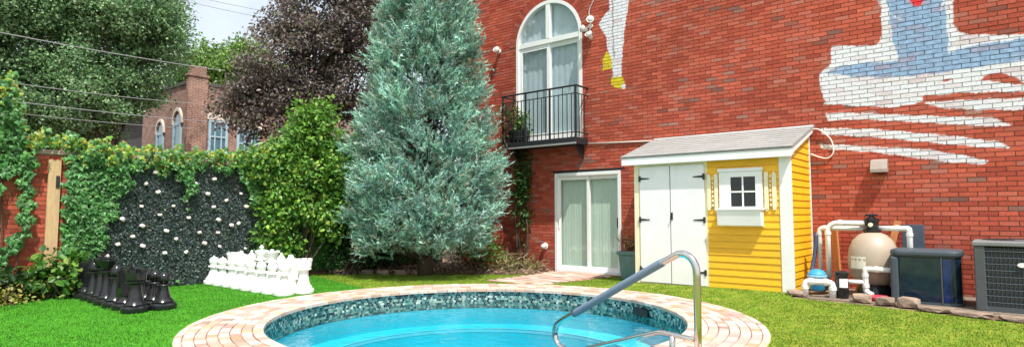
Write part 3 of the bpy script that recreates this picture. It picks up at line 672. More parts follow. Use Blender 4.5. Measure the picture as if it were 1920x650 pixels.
# doors
obj('door_frame', MB().box(-4.915, -3.70, SYF - .006, SYF + .02, SG - .01, 2.10), 'cream', shed)
for (a, b, hs) in ((-4.885, -4.335, -1), (-4.322, -3.745, 1)):
    d = obj('door', MB().box(a, b, SYF - .036, SYF - .0065, SG + .02, 2.03), 'white', shed, bevel=.003)
    for z in (.29, 1.13, 1.83):
        e = a if hs < 0 else b
        s = MB().prism([(e, z - .02), (e - hs * .17, z - .008), (e - hs * .19, z), (e - hs * .17, z + .008), (e, z + .02)] if hs < 0 else [(e, z + .02), (e - hs * .17, z + .008), (e - hs * .19, z), (e - hs * .17, z - .008), (e, z - .02)], SYF - .043, SYF - .0365, 1)
        s.box(e - .018, e + .018, SYF - .048, SYF - .0365, z - .048, z + .048); obj('hinge', s, 'iron', d)
hnd = MB().box(-4.315, -4.285, SYF - .05, SYF - .0365, 1.13, 1.25); hnd.tube([(-4.30, SYF - .05, 1.2), (-4.30, SYF - .075, 1.2), (-4.30, SYF - .075, 1.15), (-4.30, SYF - .05, 1.15)], .007, 6)
obj('latch', hnd, 'iron', shed)
obj('gap_shadow_strip', MB().box(-4.337, -4.320, SYF - .03, SYF - .0065, SG + .02, 2.03), 'iron', shed)
# window with box and shutters
sw = part('window', (-3.165, SYF - .02, 1.5), shed)
yw = SYF - .05
fw = MB(); fw.box(-3.495, -3.315, yw, SYF - .012, 1.29, 1.885); fw.box(-2.94, -2.835, yw, SYF - .012, 1.29, 1.885); fw.box(-3.51, -2.82, yw - .02, SYF - .012, 1.886, 1.935); fw.box(-3.315, -2.94, yw, SYF - .012, 1.80, 1.885); fw.box(-3.315, -2.94, yw, SYF - .012, 1.29, 1.34)
obj('frame', fw, 'white', sw, bevel=.003)
obj('muntin', MB().box(-3.142, -3.118, yw + .006, yw + .022, 1.34, 1.80), 'white', sw); obj('muntin', MB().box(-3.315, -2.94, yw + .0065, yw + .0215, 1.558, 1.582), 'white', sw)
for (a, b) in ((-3.315, -3.142), (-3.118, -2.94)):
    for (c, d) in ((1.34, 1.558), (1.582, 1.80)): obj('pane', MB().box(a, b, yw + .016, yw + .02, c, d), 'paneshed', sw)
obj('flower_box', MB().prism([(SYF - .012, 1.03), (SYF - .14, 1.05), (SYF - .17, 1.285), (SYF - .012, 1.285)], -3.50, -2.835, 0), 'white', sw, bevel=.004)
obj('sill', MB().box(-3.52, -2.815, SYF - .185, SYF - .012, 1.286, 1.312), 'white', sw, bevel=.003)
for sgn, xs in ((-1, -3.52), (1, -2.815)):                    # scalloped shutters beside the frame
    sh_ = obj('shutter', MB().box(min(xs, xs + sgn * .06), max(xs, xs + sgn * .06), SYF - .038, SYF - .012, 1.30, 1.86), 'cream', sw, bevel=.004)
    xo = xs + sgn * .145
    s = MB().prism([(xo - .03, 1.34), (xo - .018, 1.285), (xo + .018, 1.285), (xo + .03, 1.34), (xo + .03, 1.80), (xo + .018, 1.855), (xo - .018, 1.855), (xo - .03, 1.80)], SYF - .036, SYF - .012, 1); obj('slat', s, 'cream', sh_)
    for k in range(7):
        z = 1.36 + k * .072; obj('spindle', MB().lathe([(.001, -.024), (.014, -.012), (.016, 0), (.014, .012), (.001, .024)], (0, 0, 0), 8, axis=Matrix.Translation((xs + sgn * .088, SYF - .024, z))), 'cream', sh_)
    obj('scroll', MB().lathe([(.03, 0), (.03, .02)], (xs + sgn * .035, SYF - .012, 1.30), 14, axis=Matrix.Rotation(R(90), 3, 'X')), 'cream', sh_)

# ------------------------------------------------------------------ things on the brick wall
tag(obj('wall_conduit', MB().tube([(-6.69, WY - .016, 2.69), (-5.9, WY - .016, 2.66), (-5.2, WY - .016, 2.63)], .016, 8), 'conduit', smooth=True), 'thin pale conduit running from the balcony to the shed roof', 'conduit')
hp = smooth_path([(-2.40, WY - .06, 2.60), (-2.28, WY - .05, 2.58), (-2.13, WY - .03, 2.42), (-2.09, WY - .03, 2.22), (-2.17, WY - .03, 2.12), (-2.30, WY - .04, 2.14), (-2.42, WY - .05, 2.20)], 6)
tag(obj('white_cable', MB().tube(hp, .010, 8), 'pvc', smooth=True), 'white cable looping out from the top corner of the yellow shed', 'cable')
vt = thing('wall_vent', (-1.47, WY, 1.84), 'grey hooded vent box on the brick wall under the mural stripes', 'vent')
obj('hood', MB().prism([(WY - .004, 1.85), (WY - .004, 2.06), (WY - .10, 2.04), (WY - .17, 1.90), (WY - .17, 1.85)], -1.58, -1.36, 0), pm('vent_tan', (.34, .28, .25), rough=.6), vt, bevel=.006)
obj('mouth', MB().box(-1.56, -1.38, WY - .16, WY - .01, 1.842, 1.849), 'dark', vt)
def floodlight(x, z, label, heads):
    t = thing('flood_light', (x, WY, z - .06), label, 'light')
    obj('mount', MB().lathe([(.05, 0), (.055, .012), (.05, .03)], (x, WY - .004, z), 14, axis=Matrix.Rotation(R(90), 3, 'X')), 'lamp', t, smooth=False)
    for (dx, dz, tilt, tw) in heads:
        rot = Matrix.Rotation(R(tw), 3, 'Z') @ Matrix.Rotation(R(90 + tilt), 3, 'X'); c = (x + dx, WY - .10, z + dz)
        h = obj('lamp_head', MB().lathe([(.02, -.09), (.035, -.08), (.045, -.03), (.075, .03), (.08, .06), (.072, .058), (.05, .045)], c, 16, axis=rot), 'lamp', t, auto=True)
        obj('bulb', MB().lathe([(.068, .05), (.06, .066), (.03, .078), (.002, .082)], c, 14, axis=rot), 'lens', h, smooth=True)
        obj('arm', MB().tube([(x, WY - .03, z), (x + dx * .5, WY - .06, z + dz * .4), (x + dx, WY - .08, z + dz)], .011, 6), 'lamp', t)
floodlight(-9.15, 5.08, 'single round flood light on the brick wall beside the conifer top', [(0, 0, -30, 15)])
floodlight(-6.60, 5.17, 'twin headed white security light right of the arched window', [(-.12, -.06, -20, -40), (.05, .10, -10, 25), (.02, -.22, -35, 0)])
tag(obj('wall_cable', MB().tube(smooth_path([(-6.60, WY - .012, 5.24), (-6.64, WY - .012, 5.5), (-6.52, WY - .012, 5.72), (-6.35, WY - .012, 6.0)], 5), .008, 6), 'lamp'), 'thin cable rising from the twin security light', 'cable')
tp = thing('wall_spout', (-7.82, WY, .47), 'small white dryer vent low on the brick wall left of the glass door', 'vent')
obj('flange', MB().lathe([(.075, 0), (.075, .012)], (-7.82, WY - .003, .53), 16, axis=Matrix.Rotation(R(90), 3, 'X')), 'vinyl', tp)
obj('spout', MB().tube([(-7.82, WY - .012, .53), (-7.82, WY - .08, .53), (-7.82, WY - .115, .50)], .05, 12), 'vinyl', tp, smooth=True)

# ------------------------------------------------------------------ pool machines by the wall
PZ = .075
pad = tag(obj('equipment_pad', MB().box(-2.2, 1.4, 9.0, WY - .02, -.02, PZ), pm('gravel_pad', (.22, .17, .13), rough=1, var=.45, scale=25, bump=1, bscale=60)), kind='structure')
ft = thing('sand_filter', (-1.5, 9.85, PZ), 'beige round sand filter tank with black valve on top', 'pool filter')
obj('foot', MB().lathe([(.22, 0), (.25, .03), (.22, .12), (.17, .2)], (-1.5, 9.85, PZ), 20), 'black', ft, auto=True)
obj('tank', MB().lathe([(.15, .14), (.24, .20), (.29, .30), (.305, .36), (.312, .365), (.312, .385), (.315, .40), (.32, .52), (.30, .66), (.25, .78), (.17, .86), (.09, .895), (.05, .90)], (-1.5, 9.85, PZ), 32), 'tank', ft, smooth=True)
vv = MB().lathe([(.09, .89), (.11, .90), (.11, .93), (.085, .94), (.085, 1.04), (.10, 1.05), (.10, 1.08), (.05, 1.10), (.03, 1.12)], (-1.5, 9.85, PZ), 18)
val = obj('valve', vv, 'black', ft, auto=True)
obj('valve_handle', MB().box(-1.58, -1.42, 9.82, 9.86, PZ + 1.12, PZ + 1.15), 'black', val, bevel=.008)
obj('gauge', MB().lathe([(.03, 0), (.03, .03)], (-1.50, 9.755, PZ + 1.0), 12, axis=Matrix.Rotation(R(90), 3, 'X')), 'label', val)
lb = MB(); v = []
for i in range(7):
    a = R(-140 + i * 7)
    for z in (.39, .56): v.append((-1.5 + (.321 if z < .5 else .318) * math.cos(a), 9.85 + (.321 if z < .5 else .318) * math.sin(a), PZ + z))
lb.add(v, [(2 * i, 2 * i + 2, 2 * i + 3, 2 * i + 1) for i in range(6)]); obj('label_sticker', lb, 'label', ft)
def pipe(pts, r, name, label, mat='pvc', group='white plastic pipes of the pool machines', fit=True, rad=.06):
    """plastic pipe with rounded elbows and slip collars"""
    P = [Vector(p) for p in pts]; out = [P[0]]
    for i in range(1, len(P) - 1):
        a = (P[i - 1] - P[i]); b = (P[i + 1] - P[i]); ra = min(rad, a.length * .45, b.length * .45); A = P[i] + a.normalized() * ra; Bq = P[i] + b.normalized() * ra
        for k in range(6):
            t = k / 5; out.append(A * (1 - t) ** 2 + P[i] * 2 * t * (1 - t) + Bq * t * t)
    out.append(P[-1])
    t = thing(name, P[-1], label, 'pipe', group); obj('tube', MB().tube(out, r, 12), mat, t, smooth=True)
    if fit:
        for i in range(1, len(P) - 1):
            for q in (P[i - 1], P[i + 1]):
                d = (q - P[i]); 
                if d.length < .2: continue
                d.normalize(); c = P[i] + d * rad; obj('collar', MB().tube([c, c + d * .045], r * 1.22, 12), mat, t)
    return t
pipe([(-1.58, 9.83, PZ + 1.02), (-1.98, 9.83, PZ + 1.02), (-2.07, 9.83, PZ + .95), (-2.07, 9.83, PZ + .22)], .038, 'water_pipe', 'thick white pipe from the filter valve bending down to the pump')
pipe([(-1.58, 9.90, PZ + .94), (-2.21, 9.96, PZ + .94), (-2.21, 9.96, PZ + .10)], .034, 'water_pipe', 'white pipe dropping beside the yellow shed behind the pump')
pipe([(-1.42, 9.88, PZ + .95), (-1.12, 9.90, PZ + .95), (-1.06, 9.90, PZ + .95), (-1.06, 9.90, PZ + .12)], .036, 'water_pipe', 'white pipe from the filter valve bending down behind the heater')
pipe([(-2.24, 9.16, PZ + .0), (-2.24, 9.16, PZ + .21), (-1.90, 9.20, PZ + .21), (-1.90, 9.20, PZ + .0)], .042, 'water_pipe', 'low white pipe arch standing at the edge of the lawn')
pipe([(-1.22, 9.42, PZ + .40), (-1.48, 9.45, PZ + .40), (-1.54, 9.45, PZ + .40), (-1.54, 9.45, PZ + .09), (-1.46, 9.40, PZ + .06)], .036, 'water_pipe', 'white elbow pipe entering the heater in front of the filter')
pipe([(-1.56, 9.45, PZ + .22), (-1.78, 9.36, PZ + .22)], .03, 'water_pipe', 'short white stub pipe between elbow and black canister', fit=False)
tag(obj('blue_hose', MB().tube(smooth_path([(-2.25, 9.94, PZ + .86), (-2.27, 9.90, PZ + .55), (-2.30, 9.82, PZ + .3), (-2.26, 9.7, PZ + .12)], 6), .03, 10), pm('navy_hose', (.04, .07, .14), rough=.5), smooth=True), 'dark blue hose running down behind the white pipes', 'hose')
cl = thing('chlorinator', (-1.80, 9.28, PZ), 'small black canister with white label before the filter', 'canister')
obj('body', MB().lathe([(.075, 0), (.082, .02), (.082, .30), (.09, .31), (.09, .35), (.075, .365), (.03, .375)], (-1.80, 9.28, PZ), 18), 'black', cl, auto=True)
lb = MB(); v = []
for i in range(6):
    a = R(-100 + i * 16)
    for z in (.15, .27): v.append((-1.80 + .0835 * math.cos(a), 9.28 + .0835 * math.sin(a), PZ + z))
lb.add(v, [(2 * i, 2 * i + 2, 2 * i + 3, 2 * i + 1) for i in range(5)]); obj('label_sticker', lb, 'vinyl', cl)
pp = thing('pool_pump', (-2.12, 9.55, PZ), 'blue pool pump between the shed and the white pipes', 'pump')
obj('motor', MB().lathe([(.02, -.2), (.09, -.19), (.10, -.1), (.10, .08), (.08, .12)], (-2.10, 9.62, PZ + .14), 18, axis=Matrix.Rotation(R(90), 3, 'X')), 'black', pp, auto=True)
obj('strainer', MB().lathe([(.08, .05), (.10, .08), (.10, .24), (.12, .25), (.125, .29), (.09, .34), (.03, .36)], (-2.16, 9.50, PZ), 18), 'bluecloth', pp, auto=True)
obj('lid_ring', MB().lathe([(.13, .24), (.135, .26), (.13, .28)], (-2.16, 9.50, PZ), 18), pm('pale_blue', (.25, .5, .62), rough=.5), pp)
def stake(pts, w, label):
    a, b = Vector(pts[0]), Vector(pts[1]); d = b - a; rot = d.to_track_quat('Z', 'X').to_matrix().to_4x4()
    tag(obj('timber_stake', MB().box(-w / 2, w / 2, -.02, .02, 0, d.length, Matrix.Translation(a) @ rot), 'stake', bevel=.004), label, 'timber')
stake([(-2.02, 10.2, PZ), (-2.06, 10.22, PZ + .95)], .10, 'upright orange brown board behind the white pipes by the shed')
stake([(-1.50, 10.25, PZ), (-1.24, 10.3, PZ + 1.05)], .09, 'leaning orange brown board behind the filter tank')
tag(obj('dark_board', MB().box(-1.2, -.93, 10.33, 10.37, PZ, PZ + 1.0), pm('navy_board', (.06, .085, .12), rough=.6), bevel=.004), 'dark blue upright panel against the wall behind the filter', 'panel')
rb = MB().lathe([(.10, 0), (.12, .02), (.12, .05), (.09, .07)], (-1.36, 9.30, PZ + .0), 16); tag(obj('chemical_tub_lid', rb, 'red', auto=True), 'flat red plastic lid lying below the white elbow pipe', 'lid')
# heater
def rrect(x0, x1, y0, y1, r, n=6):
    out = []
    for (cx, cy, a0) in ((x1 - r, y1 - r, 0), (x0 + r, y1 - r, 90), (x0 + r, y0 + r, 180), (x1 - r, y0 + r, 270)):
        out += [(cx + r * math.cos(R(a0 + 90 * k / n)), cy + r * math.sin(R(a0 + 90 * k / n))) for k in range(n + 1)]
    return out
HX0, HX1, HYF, HYB = -1.23, -.47, 9.30, 9.92
ht = thing('pool_heater', ((HX0 + HX1) / 2, (HYF + HYB) / 2, PZ), 'dark blue pool heater with glossy panel and grey lid', 'heater')
obj('body', MB().prism(rrect(HX0 + .02, HX1 - .005, HYF + .015, HYB - .01, .10), PZ + .01, PZ + .62, 2), 'heatpanel', ht, auto=True)
obj('front_panel', MB().box(HX0 + .105, HX1 - .215, HYF + .002, HYF + .0145, PZ + .04, PZ + .585), 'heatpanel', ht, bevel=.006)
obj('front_panel', MB().box(HX1 - .195, HX1 - .10, HYF + .002, HYF + .0145, PZ + .04, PZ + .585), pm('heater_blue', (.01, .025, .12), rough=.1, var=.5, scale=6, spec=.7), ht, bevel=.006)
obj('trim_strip', MB().box(HX1 - .213, HX1 - .197, HYF - .002, HYF + .0145, PZ + .03, PZ + .60), 'acgrey', ht)
obj('side_frame', MB().box(HX0, HX0 + .10, HYF, HYB, PZ, PZ + .60), 'heater', ht, bevel=.03)
obj('base', MB().prism(rrect(HX0 + .005, HX1 + .005, HYF + .004, HYB, .11), PZ, PZ + .035, 2), 'heater', ht)
obj('lid', MB().prism(rrect(HX0 - .005, HX1 + .012, HYF - .012, HYB + .01, .12), PZ + .60, PZ + .69, 2), 'heater', ht, bevel=.03)
# condenser
AX0, AX1, AY0, AY1 = -.34, .44, 9.14, 9.9
ac = thing('air_conditioner', ((AX0 + AX1) / 2, (AY0 + AY1) / 2, PZ), 'grey square air conditioner condenser with louvred sides', 'air conditioner')
obj('coil', MB().box(AX0 + .02, AX1 - .02, AY0 + .02, AY1 - .02, PZ + .03, PZ + .75), 'acfin', ac)
for (x, y) in ((AX0, AY0), (AX1 - .11, AY0), (AX0, AY1 - .11), (AX1 - .11, AY1 - .11)): obj('corner_post', MB().box(x, x + .11, y, y + .11, PZ, PZ + .77), 'acgrey', ac, bevel=.012)
obj('base_pan', MB().box(AX0 + .005, AX1 - .005, AY0 + .005, AY1 - .005, PZ, PZ + .06), 'acgrey', ac)
for k in range(9):
    z = PZ + .11 + k * .075; obj('grille_wire', MB().tube([(AX0 + .09, AY0 + .004, z), (AX1 - .09, AY0 + .004, z)], .0045, 6), 'heater', ac)
for k in range(14):
    xx = AX0 + .13 + k * .04; obj('grille_wire', MB().tube([(xx, AY0 + .013, PZ + .06), (xx, AY0 + .013, PZ + .765)], .0035, 6), 'heater', ac)
tp_ = obj('top_cover', MB().box(AX0 - .012, AX1 + .012, AY0 - .012, AY1 + .012, PZ + .77, PZ + .825), 'actop', ac, bevel=.012)
for k in range(5): obj('fan_guard', MB().tube([((AX0 + AX1) / 2 + (.07 + k * .06) * math.cos(a), (AY0 + AY1) / 2 + (.07 + k * .06) * math.sin(a), PZ + .84) for a in np.linspace(0, 2 * math.pi, 25)], .004, 5), 'iron', tp_)
obj('badge', MB().lathe([(.045, 0), (.045, .008)], (.105, AY0 - .008, PZ + .56), 20, axis=Matrix.Rotation(R(90), 3, 'X') @ Matrix.Diagonal((1, .6, 1))), 'vinyl', ac)
# edging stones
def rock(name, x, y, z, sx, sy, sz, label, group, mat='stone', rz=None, parent=None):
    import bmesh
    bm = bmesh.new(); bmesh.ops.create_icosphere(bm, subdivisions=2, radius=1); a = random.random() * 20
    for v in bm.verts:
        p = v.co; d = 1 + .22 * math.sin(p.x * 2.3 + a) * math.cos(p.y * 2.7 + a * 1.3) + .12 * math.sin(p.z * 4 + p.x * 3 + a); q = p * d
        v.co = (max(-.86, min(.86, q.x)) * sx, max(-.8, min(.8, q.y)) * sy, max(-.5, min(.62, q.z)) * sz)
    me = bpy.data.meshes.new(name); bm.to_mesh(me); bm.free(); me.materials.append(M[mat])
    o = link(name, me, parent, (x, y, z)); o.rotation_euler.z = rz if rz is not None else random.uniform(-.5, .5)
    return tag(o, label, 'stone', group) if not parent else o
for (x, y, sx, sz, lab) in ((-1.52, 9.05, .13, .09, 'small flat tan stone beside the black canister'), (-1.25, 8.96, .12, .085, 'rounded pink tan stone under the white elbow pipe'), (-1.0, 8.9, .15, .11, 'largest blocky stone at the foot of the heater'), (-.70, 8.72, .20, .042, 'long flat grey stone before the heater panel'), (-.36, 8.56, .22, .042, 'long flat brown stone between heater and air conditioner'), (.06, 8.47, .22, .045, 'long flat stone before the air conditioner'), (.5, 8.42, .22, .045, 'flat stone past the air conditioner at the picture edge'), (-2.36, 9.14, .14, .07, 'pale flat stone at the corner of the yellow shed')):
    rock('edging_stone', x, y, float(H(x, y)) + sz * .4, sx, .12, sz, lab, 'stones edging the lawn by the machines', rz=R(-15) if sx > .16 else None)
for i, (x, y) in enumerate(((-10.75, 7.28), (-10.5, 7.42), (-10.18, 7.6), (-9.9, 7.78), (-9.62, 8.0), (-9.3, 8.22))):
    rock('border_stone', x, y, .03, .15, .09, .09, '%s grey stone from the fence along the bed edge' % ('first', 'second', 'third', 'fourth', 'fifth', 'sixth')[i], 'stones along the planting bed', rz=R(40))

# ------------------------------------------------------------------ handrail
rl = thing('handrail', (-2.013, 4.83, 0), 'stainless steel pool handrail with blue grey sleeve on the coping', 'handrail')
d_ = Vector((-.982, .19, 0)).normalized(); b_ = Vector((-2.013, 4.83, 0))
RP = lambda l, z: b_ + d_ * l + Vector((0, 0, z))
tr = .031
up = [RP(0, -.02), RP(0, .3), RP(0, .70)] + [RP(.14 - .14 * math.cos(a), .74 + .15 * math.sin(a)) for a in np.linspace(.25, 1.9, 9)]
low = [RP(.38, .785), RP(.9, .51), RP(1.40, .24)]
bend = [RP(1.60, .135), RP(1.70, .06), RP(1.72, -.04), RP(1.66, -.13), RP(1.5, -.165)]
ret = [RP(1.33, -.115), RP(.9, .03), RP(.48, .17), RP(.37, .198), RP(.25, .197), RP(.03, .19)]
obj('tube', MB().tube(up + low + smooth_path([low[-1]] + bend, 4)[1:], tr, 16), 'steel', rl, smooth=True)
obj('return_tube', MB().tube(smooth_path([bend[-1]] + ret, 5), .021, 12), 'steel', rl, smooth=True)
obj('support_post', MB().tube([RP(.255, -.02), RP(.255, .19)], .026, 14), 'steel', rl, smooth=True)
obj('sleeve', MB().tube([RP(.33, .812), RP(.36, .797), RP(.9, .51), RP(1.40, .24), RP(1.44, .218)], [.034, .037, .037, .037, .034], 16), 'sleeve', rl, smooth=True)
for l in (0, .255): obj('base_flange', MB().lathe([(.075, 0), (.07, .012), (.035, .022)], tuple(RP(l, .008)), 20), 'steel', rl, smooth=False)

# ------------------------------------------------------------------ garden wall with post, climbing panel
FX = -11.05
gw = thing('garden_wall', (FX - .1, 5, 0), 'old red brick garden wall mostly hidden under ivy on the far side of the turf', 'wall')
obj('core', MB().box(FX - .22, FX - .009, -3, WY - .0, -.05, 2.12), 'mortar', gw)
obj('coping_stone', MB().box(FX - .26, FX + .03, -3, WY, 2.12, 2.19), 'cap', gw, bevel=.01)
rowi = 0; z = 0.0; base_me = {}
while z < 2.06:
    y = 1.35 - (rowi % 2) * .1065
    while y < 2.75:
        ln = .203; key = 'k'
        c = np.array(bcols[random.randrange(5)]) * random.uniform(.75, 1.15)
        obj('brick', MB().box(FX - .012, FX + random.uniform(-.004, .004), y, y + ln, z + .005, z + CH - .005), 'brick', gw, origin=(FX, y + .1, z), cols=np.tile(c, (8, 1)))
        y += .2137
    z += CH; rowi += 1
obj('pier', MB().box(FX - .4, FX + .06, 1.36, 1.74, -.05, 3.1), 'cap', gw, bevel=.01)
tpst = thing('timber_post', (FX + .06, 2.47, 0), 'pale timber board standing against the brick garden wall', 'post')
obj('board', MB().box(FX + .012, FX + .06, 2.395, 2.55, 0, 2.04), 'wood', tpst, bevel=.004)
obj('bracket', MB().box(FX + .061, FX + .075, 2.49, 2.535, 1.62, 1.80), 'iron', tpst, bevel=.003)
for y in (2.43, 2.51): obj('bolt', MB().lathe([(.014, 0), (.014, .012), (.002, .016)], (FX + .06, y, .72), 10, axis=Matrix.Rotation(R(90), 3, 'Y')), 'iron', tpst)
cw = thing('climbing_wall', (FX + .03, 4.3, 0), 'dark artificial hedge panel dotted with white climbing holds', 'climbing wall')
zs = [0, .42, .95, 1.50, 2.12]; ys = [2.78, 3.6, 4.4, 5.2, 6.05]
for i in range(4):
    for j in range(4): obj('panel', MB().box(FX + .012, FX + .045, ys[j] + .003, ys[j + 1] - .003, zs[i] + .004, zs[i + 1] - .004), 'board', cw)
n = 30000; y = rng.uniform(2.78, 6.05, n); z = rng.uniform(.01, 2.12, n)
seam = np.min(np.abs(z[:, None] - np.array(zs)[None]), 1) < .012; k = ~seam; y, z = y[k], z[k]; n = len(y)
U = rdir(n); U[:, 0] = np.abs(U[:, 0]) * .6
v, f, c = leaves(np.c_[np.full(n, FX + .045), y, z], U, np.c_[np.ones(n), rng.normal(0, .6, (n, 2))], rng.uniform(.025, .05, n), 'diamond', palette(n, [(.06, .085, .085), (.08, .115, .11), (.045, .06, .065), (.15, .19, .18), (.055, .10, .08)], .25))
tag(link('hedge_leaves', mesh('hedge_leaves', v - np.array(cw.location), f, M['hedge'], c), cw), kind='stuff')
holds = [(3.56, 2.03), (3.84, 1.94), (3.7, 1.74), (3.89, 1.61), (3.65, 1.37), (3.38, 1.16), (3.14, 1.09), (3.67, 1.05), (3.54, 0.88), (3.33, 0.76), (3.69, 0.72), (4.19, 1.83), (4.34, 1.47), (4.14, 1.38), (3.93, 1.23), (4.04, 0.96), (4.2, 0.82), (4.37, 0.59), (4.03, 0.59), (4.49, 1.78), (4.8, 1.87), (4.7, 1.6), (4.81, 1.37), (4.39, 1.18), (4.58, 0.92), (4.67, 0.73), (4.94, 0.66), (4.9, 1.14), (5.03, 1.49), (4.9, 0.91), (5.14, 1.04), (5.27, 1.07), (5.3, 1.62), (5.41, 1.38), (5.41, 0.6), (5.12, 0.5), (3.1, 0.61), (3.19, 0.58)]
for i, (y, z) in enumerate(holds):
    s = random.uniform(.027, .041); o = rock('hold', FX + .085, y, z - .02, .04, s * 1.25, s * 1.3, None, None, 'hold', rz=0, parent=cw)
    o.rotation_euler = (random.uniform(-.8, .8), 0, random.uniform(-.3, .3)); o.data.polygons.foreach_set('use_smooth', [True] * len(o.data.polygons))

# ------------------------------------------------------------------ ivy on the garden wall
E1 = [(1.90, 1.72), (2.03, 1.88), (2.08, 1.85), (2.08, 1.08), (1.97, 0.80), (1.70, 0.55), (1.70, 1.23)]
E2 = [(2.22, 2.22), (2.60, 2.24), (2.59, 0.45), (1.90, 0.34), (1.90, 0.51), (2.14, 0.85), (2.22, 1.20)]
EP = [(2.72, 0), (2.98, .42), (3.10, .70), (3.32, 1.35), (3.50, 2.02), (3.9, 1.93), (4.17, 2.0), (4.28, 1.62), (4.36, 1.38), (4.42, 1.7), (4.48, 2.06), (5.15, 2.04), (5.45, 1.70), (5.72, 1.15), (5.68, .45), (5.6, 0)]
n = 40000; y = rng.uniform(1.2, 10.3, n); z = rng.uniform(.1, 3.3, n)
top = np.interp(y, [1.2, 1.75, 1.95, 2.02, 2.1, 2.5, 3.5, 4.4, 5.4, 6.0, 6.6, 7.6, 10.3], [3.0, 3.2, 3.22, 2.9, 2.46, 2.44, 2.33, 2.33, 2.42, 2.65, 3.2, 3.0, 2.6]) + .06 * np.sin(y * 17) + .04 * np.sin(y * 41)
k = (z < top) & ~inpoly(y + .05 * np.sin(z * 23), z + .05 * np.sin(y * 19), E1) & ~inpoly(y + .03 * np.sin(z * 31), z, E2) & ~inpoly(y + .06 * np.sin(z * 14), z + .08 * np.sin(y * 13) + .05 * np.sin(y * 29), EP)
y, z, top = y[k], z[k], top[k]; n = len(y)
near = ss(-.5, 0, z - top)                                     # upper fringe: fresh yellowish growth
th = .05 + .13 * rng.random(n) * (.5 + .8 * near); x = FX + .03 + th + .05 * np.sin(y * 7 + z * 5)
over = z > 2.14; x[over] += rng.uniform(-.28, .05, over.sum())
U = np.c_[rng.normal(.25, .3, n), rng.normal(0, .5, n), -np.ones(n) * rng.uniform(.4, 1.2, n)]; Nn = np.c_[np.ones(n), rng.normal(0, .35, n), rng.normal(.55, .35, n)]
young = rng.random(n) < near * .55
c = palette(n, [(.065, .22, .05), (.09, .27, .065), (.05, .165, .04), (.13, .31, .10)], .2); c[young] = palette(int(young.sum()), [(.24, .38, .04), (.34, .40, .04), (.18, .34, .04), (.36, .33, .06)], .18)
sz = rng.uniform(.055, .10, n)
ivy = thing('ivy', (FX + .1, 2.6, 0), 'green ivy covering the garden wall around the dark climbing panel', 'ivy')
order = np.argsort(-(sz) - .12 * ((y < 4) & (z < 2.2)) * ((y > 1.7)) - .06 * (x - FX))
pick = order[:300]; rest = order[300:]
S_, F_ = SHAPES['ivy']
def leafbatch(ii):
    return leaves(np.c_[x, y, z][ii], U[ii], Nn[ii], sz[ii], 'ivy', c[ii])
v, f, cc = leafbatch(rest); ivo = np.array(ivy.location)
tag(link('foliage', mesh('foliage', v - ivo, f, M['leaf'], cc), ivy), kind='stuff')
for i in pick:
    v, f, cc = leafbatch(np.array([i])); o = np.array((x[i], y[i], z[i])); link('leaf', mesh('leaf', v - o, f, M['leaf'], cc), ivy, o)
stm = MB()
for (pts) in ([(2.0, .1), (2.1, .9), (2.18, 1.6), (2.1, 2.3)], [(2.7, .1), (2.75, 1.0), (2.9, 2.2)], [(3.0, .1), (3.1, 1.2), (3.3, 2.2)], [(1.9, .1), (1.85, 1.5), (1.88, 3.0)], [(4.35, 2.25), (4.33, 1.9), (4.36, 1.4)], [(5.75, .1), (5.8, 1.2), (5.6, 2.2)], [(4.95, 2.1), (5.15, 1.8), (5.35, 1.5), (5.7, 1.3)], [(5.1, 2.1), (5.3, 1.75), (5.5, 1.7)]):
    stm.tube([(FX + .065, a + .03 * math.sin(b * 9), b) for a, b in pts], .009, 5)
tag(obj('stems', stm, 'bark', ivy), kind='stuff')

# ------------------------------------------------------------------ shrubs, vines and plants near the fence
def bushy(name, label, cat, base, centres, nl, size, cols, shape='oval', group=None, spread=.22, droop=.2, branches=6, mat='leaf', up=.3):
    t = thing(name, base, label, cat, group); cs = np.array([c[:3] for c in centres]); rs = np.array([c[3] for c in centres])
    w = rs ** 2 / (rs ** 2).sum(); ci = rng.choice(len(cs), nl, p=w)
    tw = rdir(nl // 8 + 1); tr_ = rng.random(nl // 8 + 1) ** .35
    twi = rng.integers(0, len(tw), nl); tci = rng.choice(len(cs), len(tw), p=w); ci = tci[twi]
    P = cs[ci] + tw[twi] * (tr_[twi] * rs[ci])[:, None] + rng.normal(0, spread * .4, (nl, 3))
    out = tw[twi]; U = out * .6 + rdir(nl) * .8; U[:, 2] -= droop; Nn = rdir(nl) * .7 + out * .5; Nn[:, 2] += up + .4
    k = P[:, 2] > .03; P, U, Nn = P[k], U[k], Nn[k]; n = len(P)
    v, f, c = leaves(P, U, Nn, rng.uniform(.7, 1.3, n) * size, shape, palette(n, cols, .2)); b = np.array(base)
    link('foliage', mesh('foliage', v - b, f, M[mat], c), t)
    s = MB()
    for i in range(branches):
        e = Vector(cs[rng.integers(0, len(cs))]); a = Vector(base) + Vector((random.uniform(-.1, .1), random.uniform(-.1, .1), 0)); m_ = (a + e) / 2 + Vector((random.uniform(-.2, .2), random.uniform(-.2, .2), .1))
        s.tube(smooth_path([a, m_, e], 4), [.02 - .012 * j / 8 for j in range(9)], 5)
    tag(obj('stems', s, 'bark', t), kind='stuff'); return t
VINE = [(.16, .36, .06), (.21, .41, .06), (.12, .29, .05), (.30, .44, .07), (.09, .22, .05)]
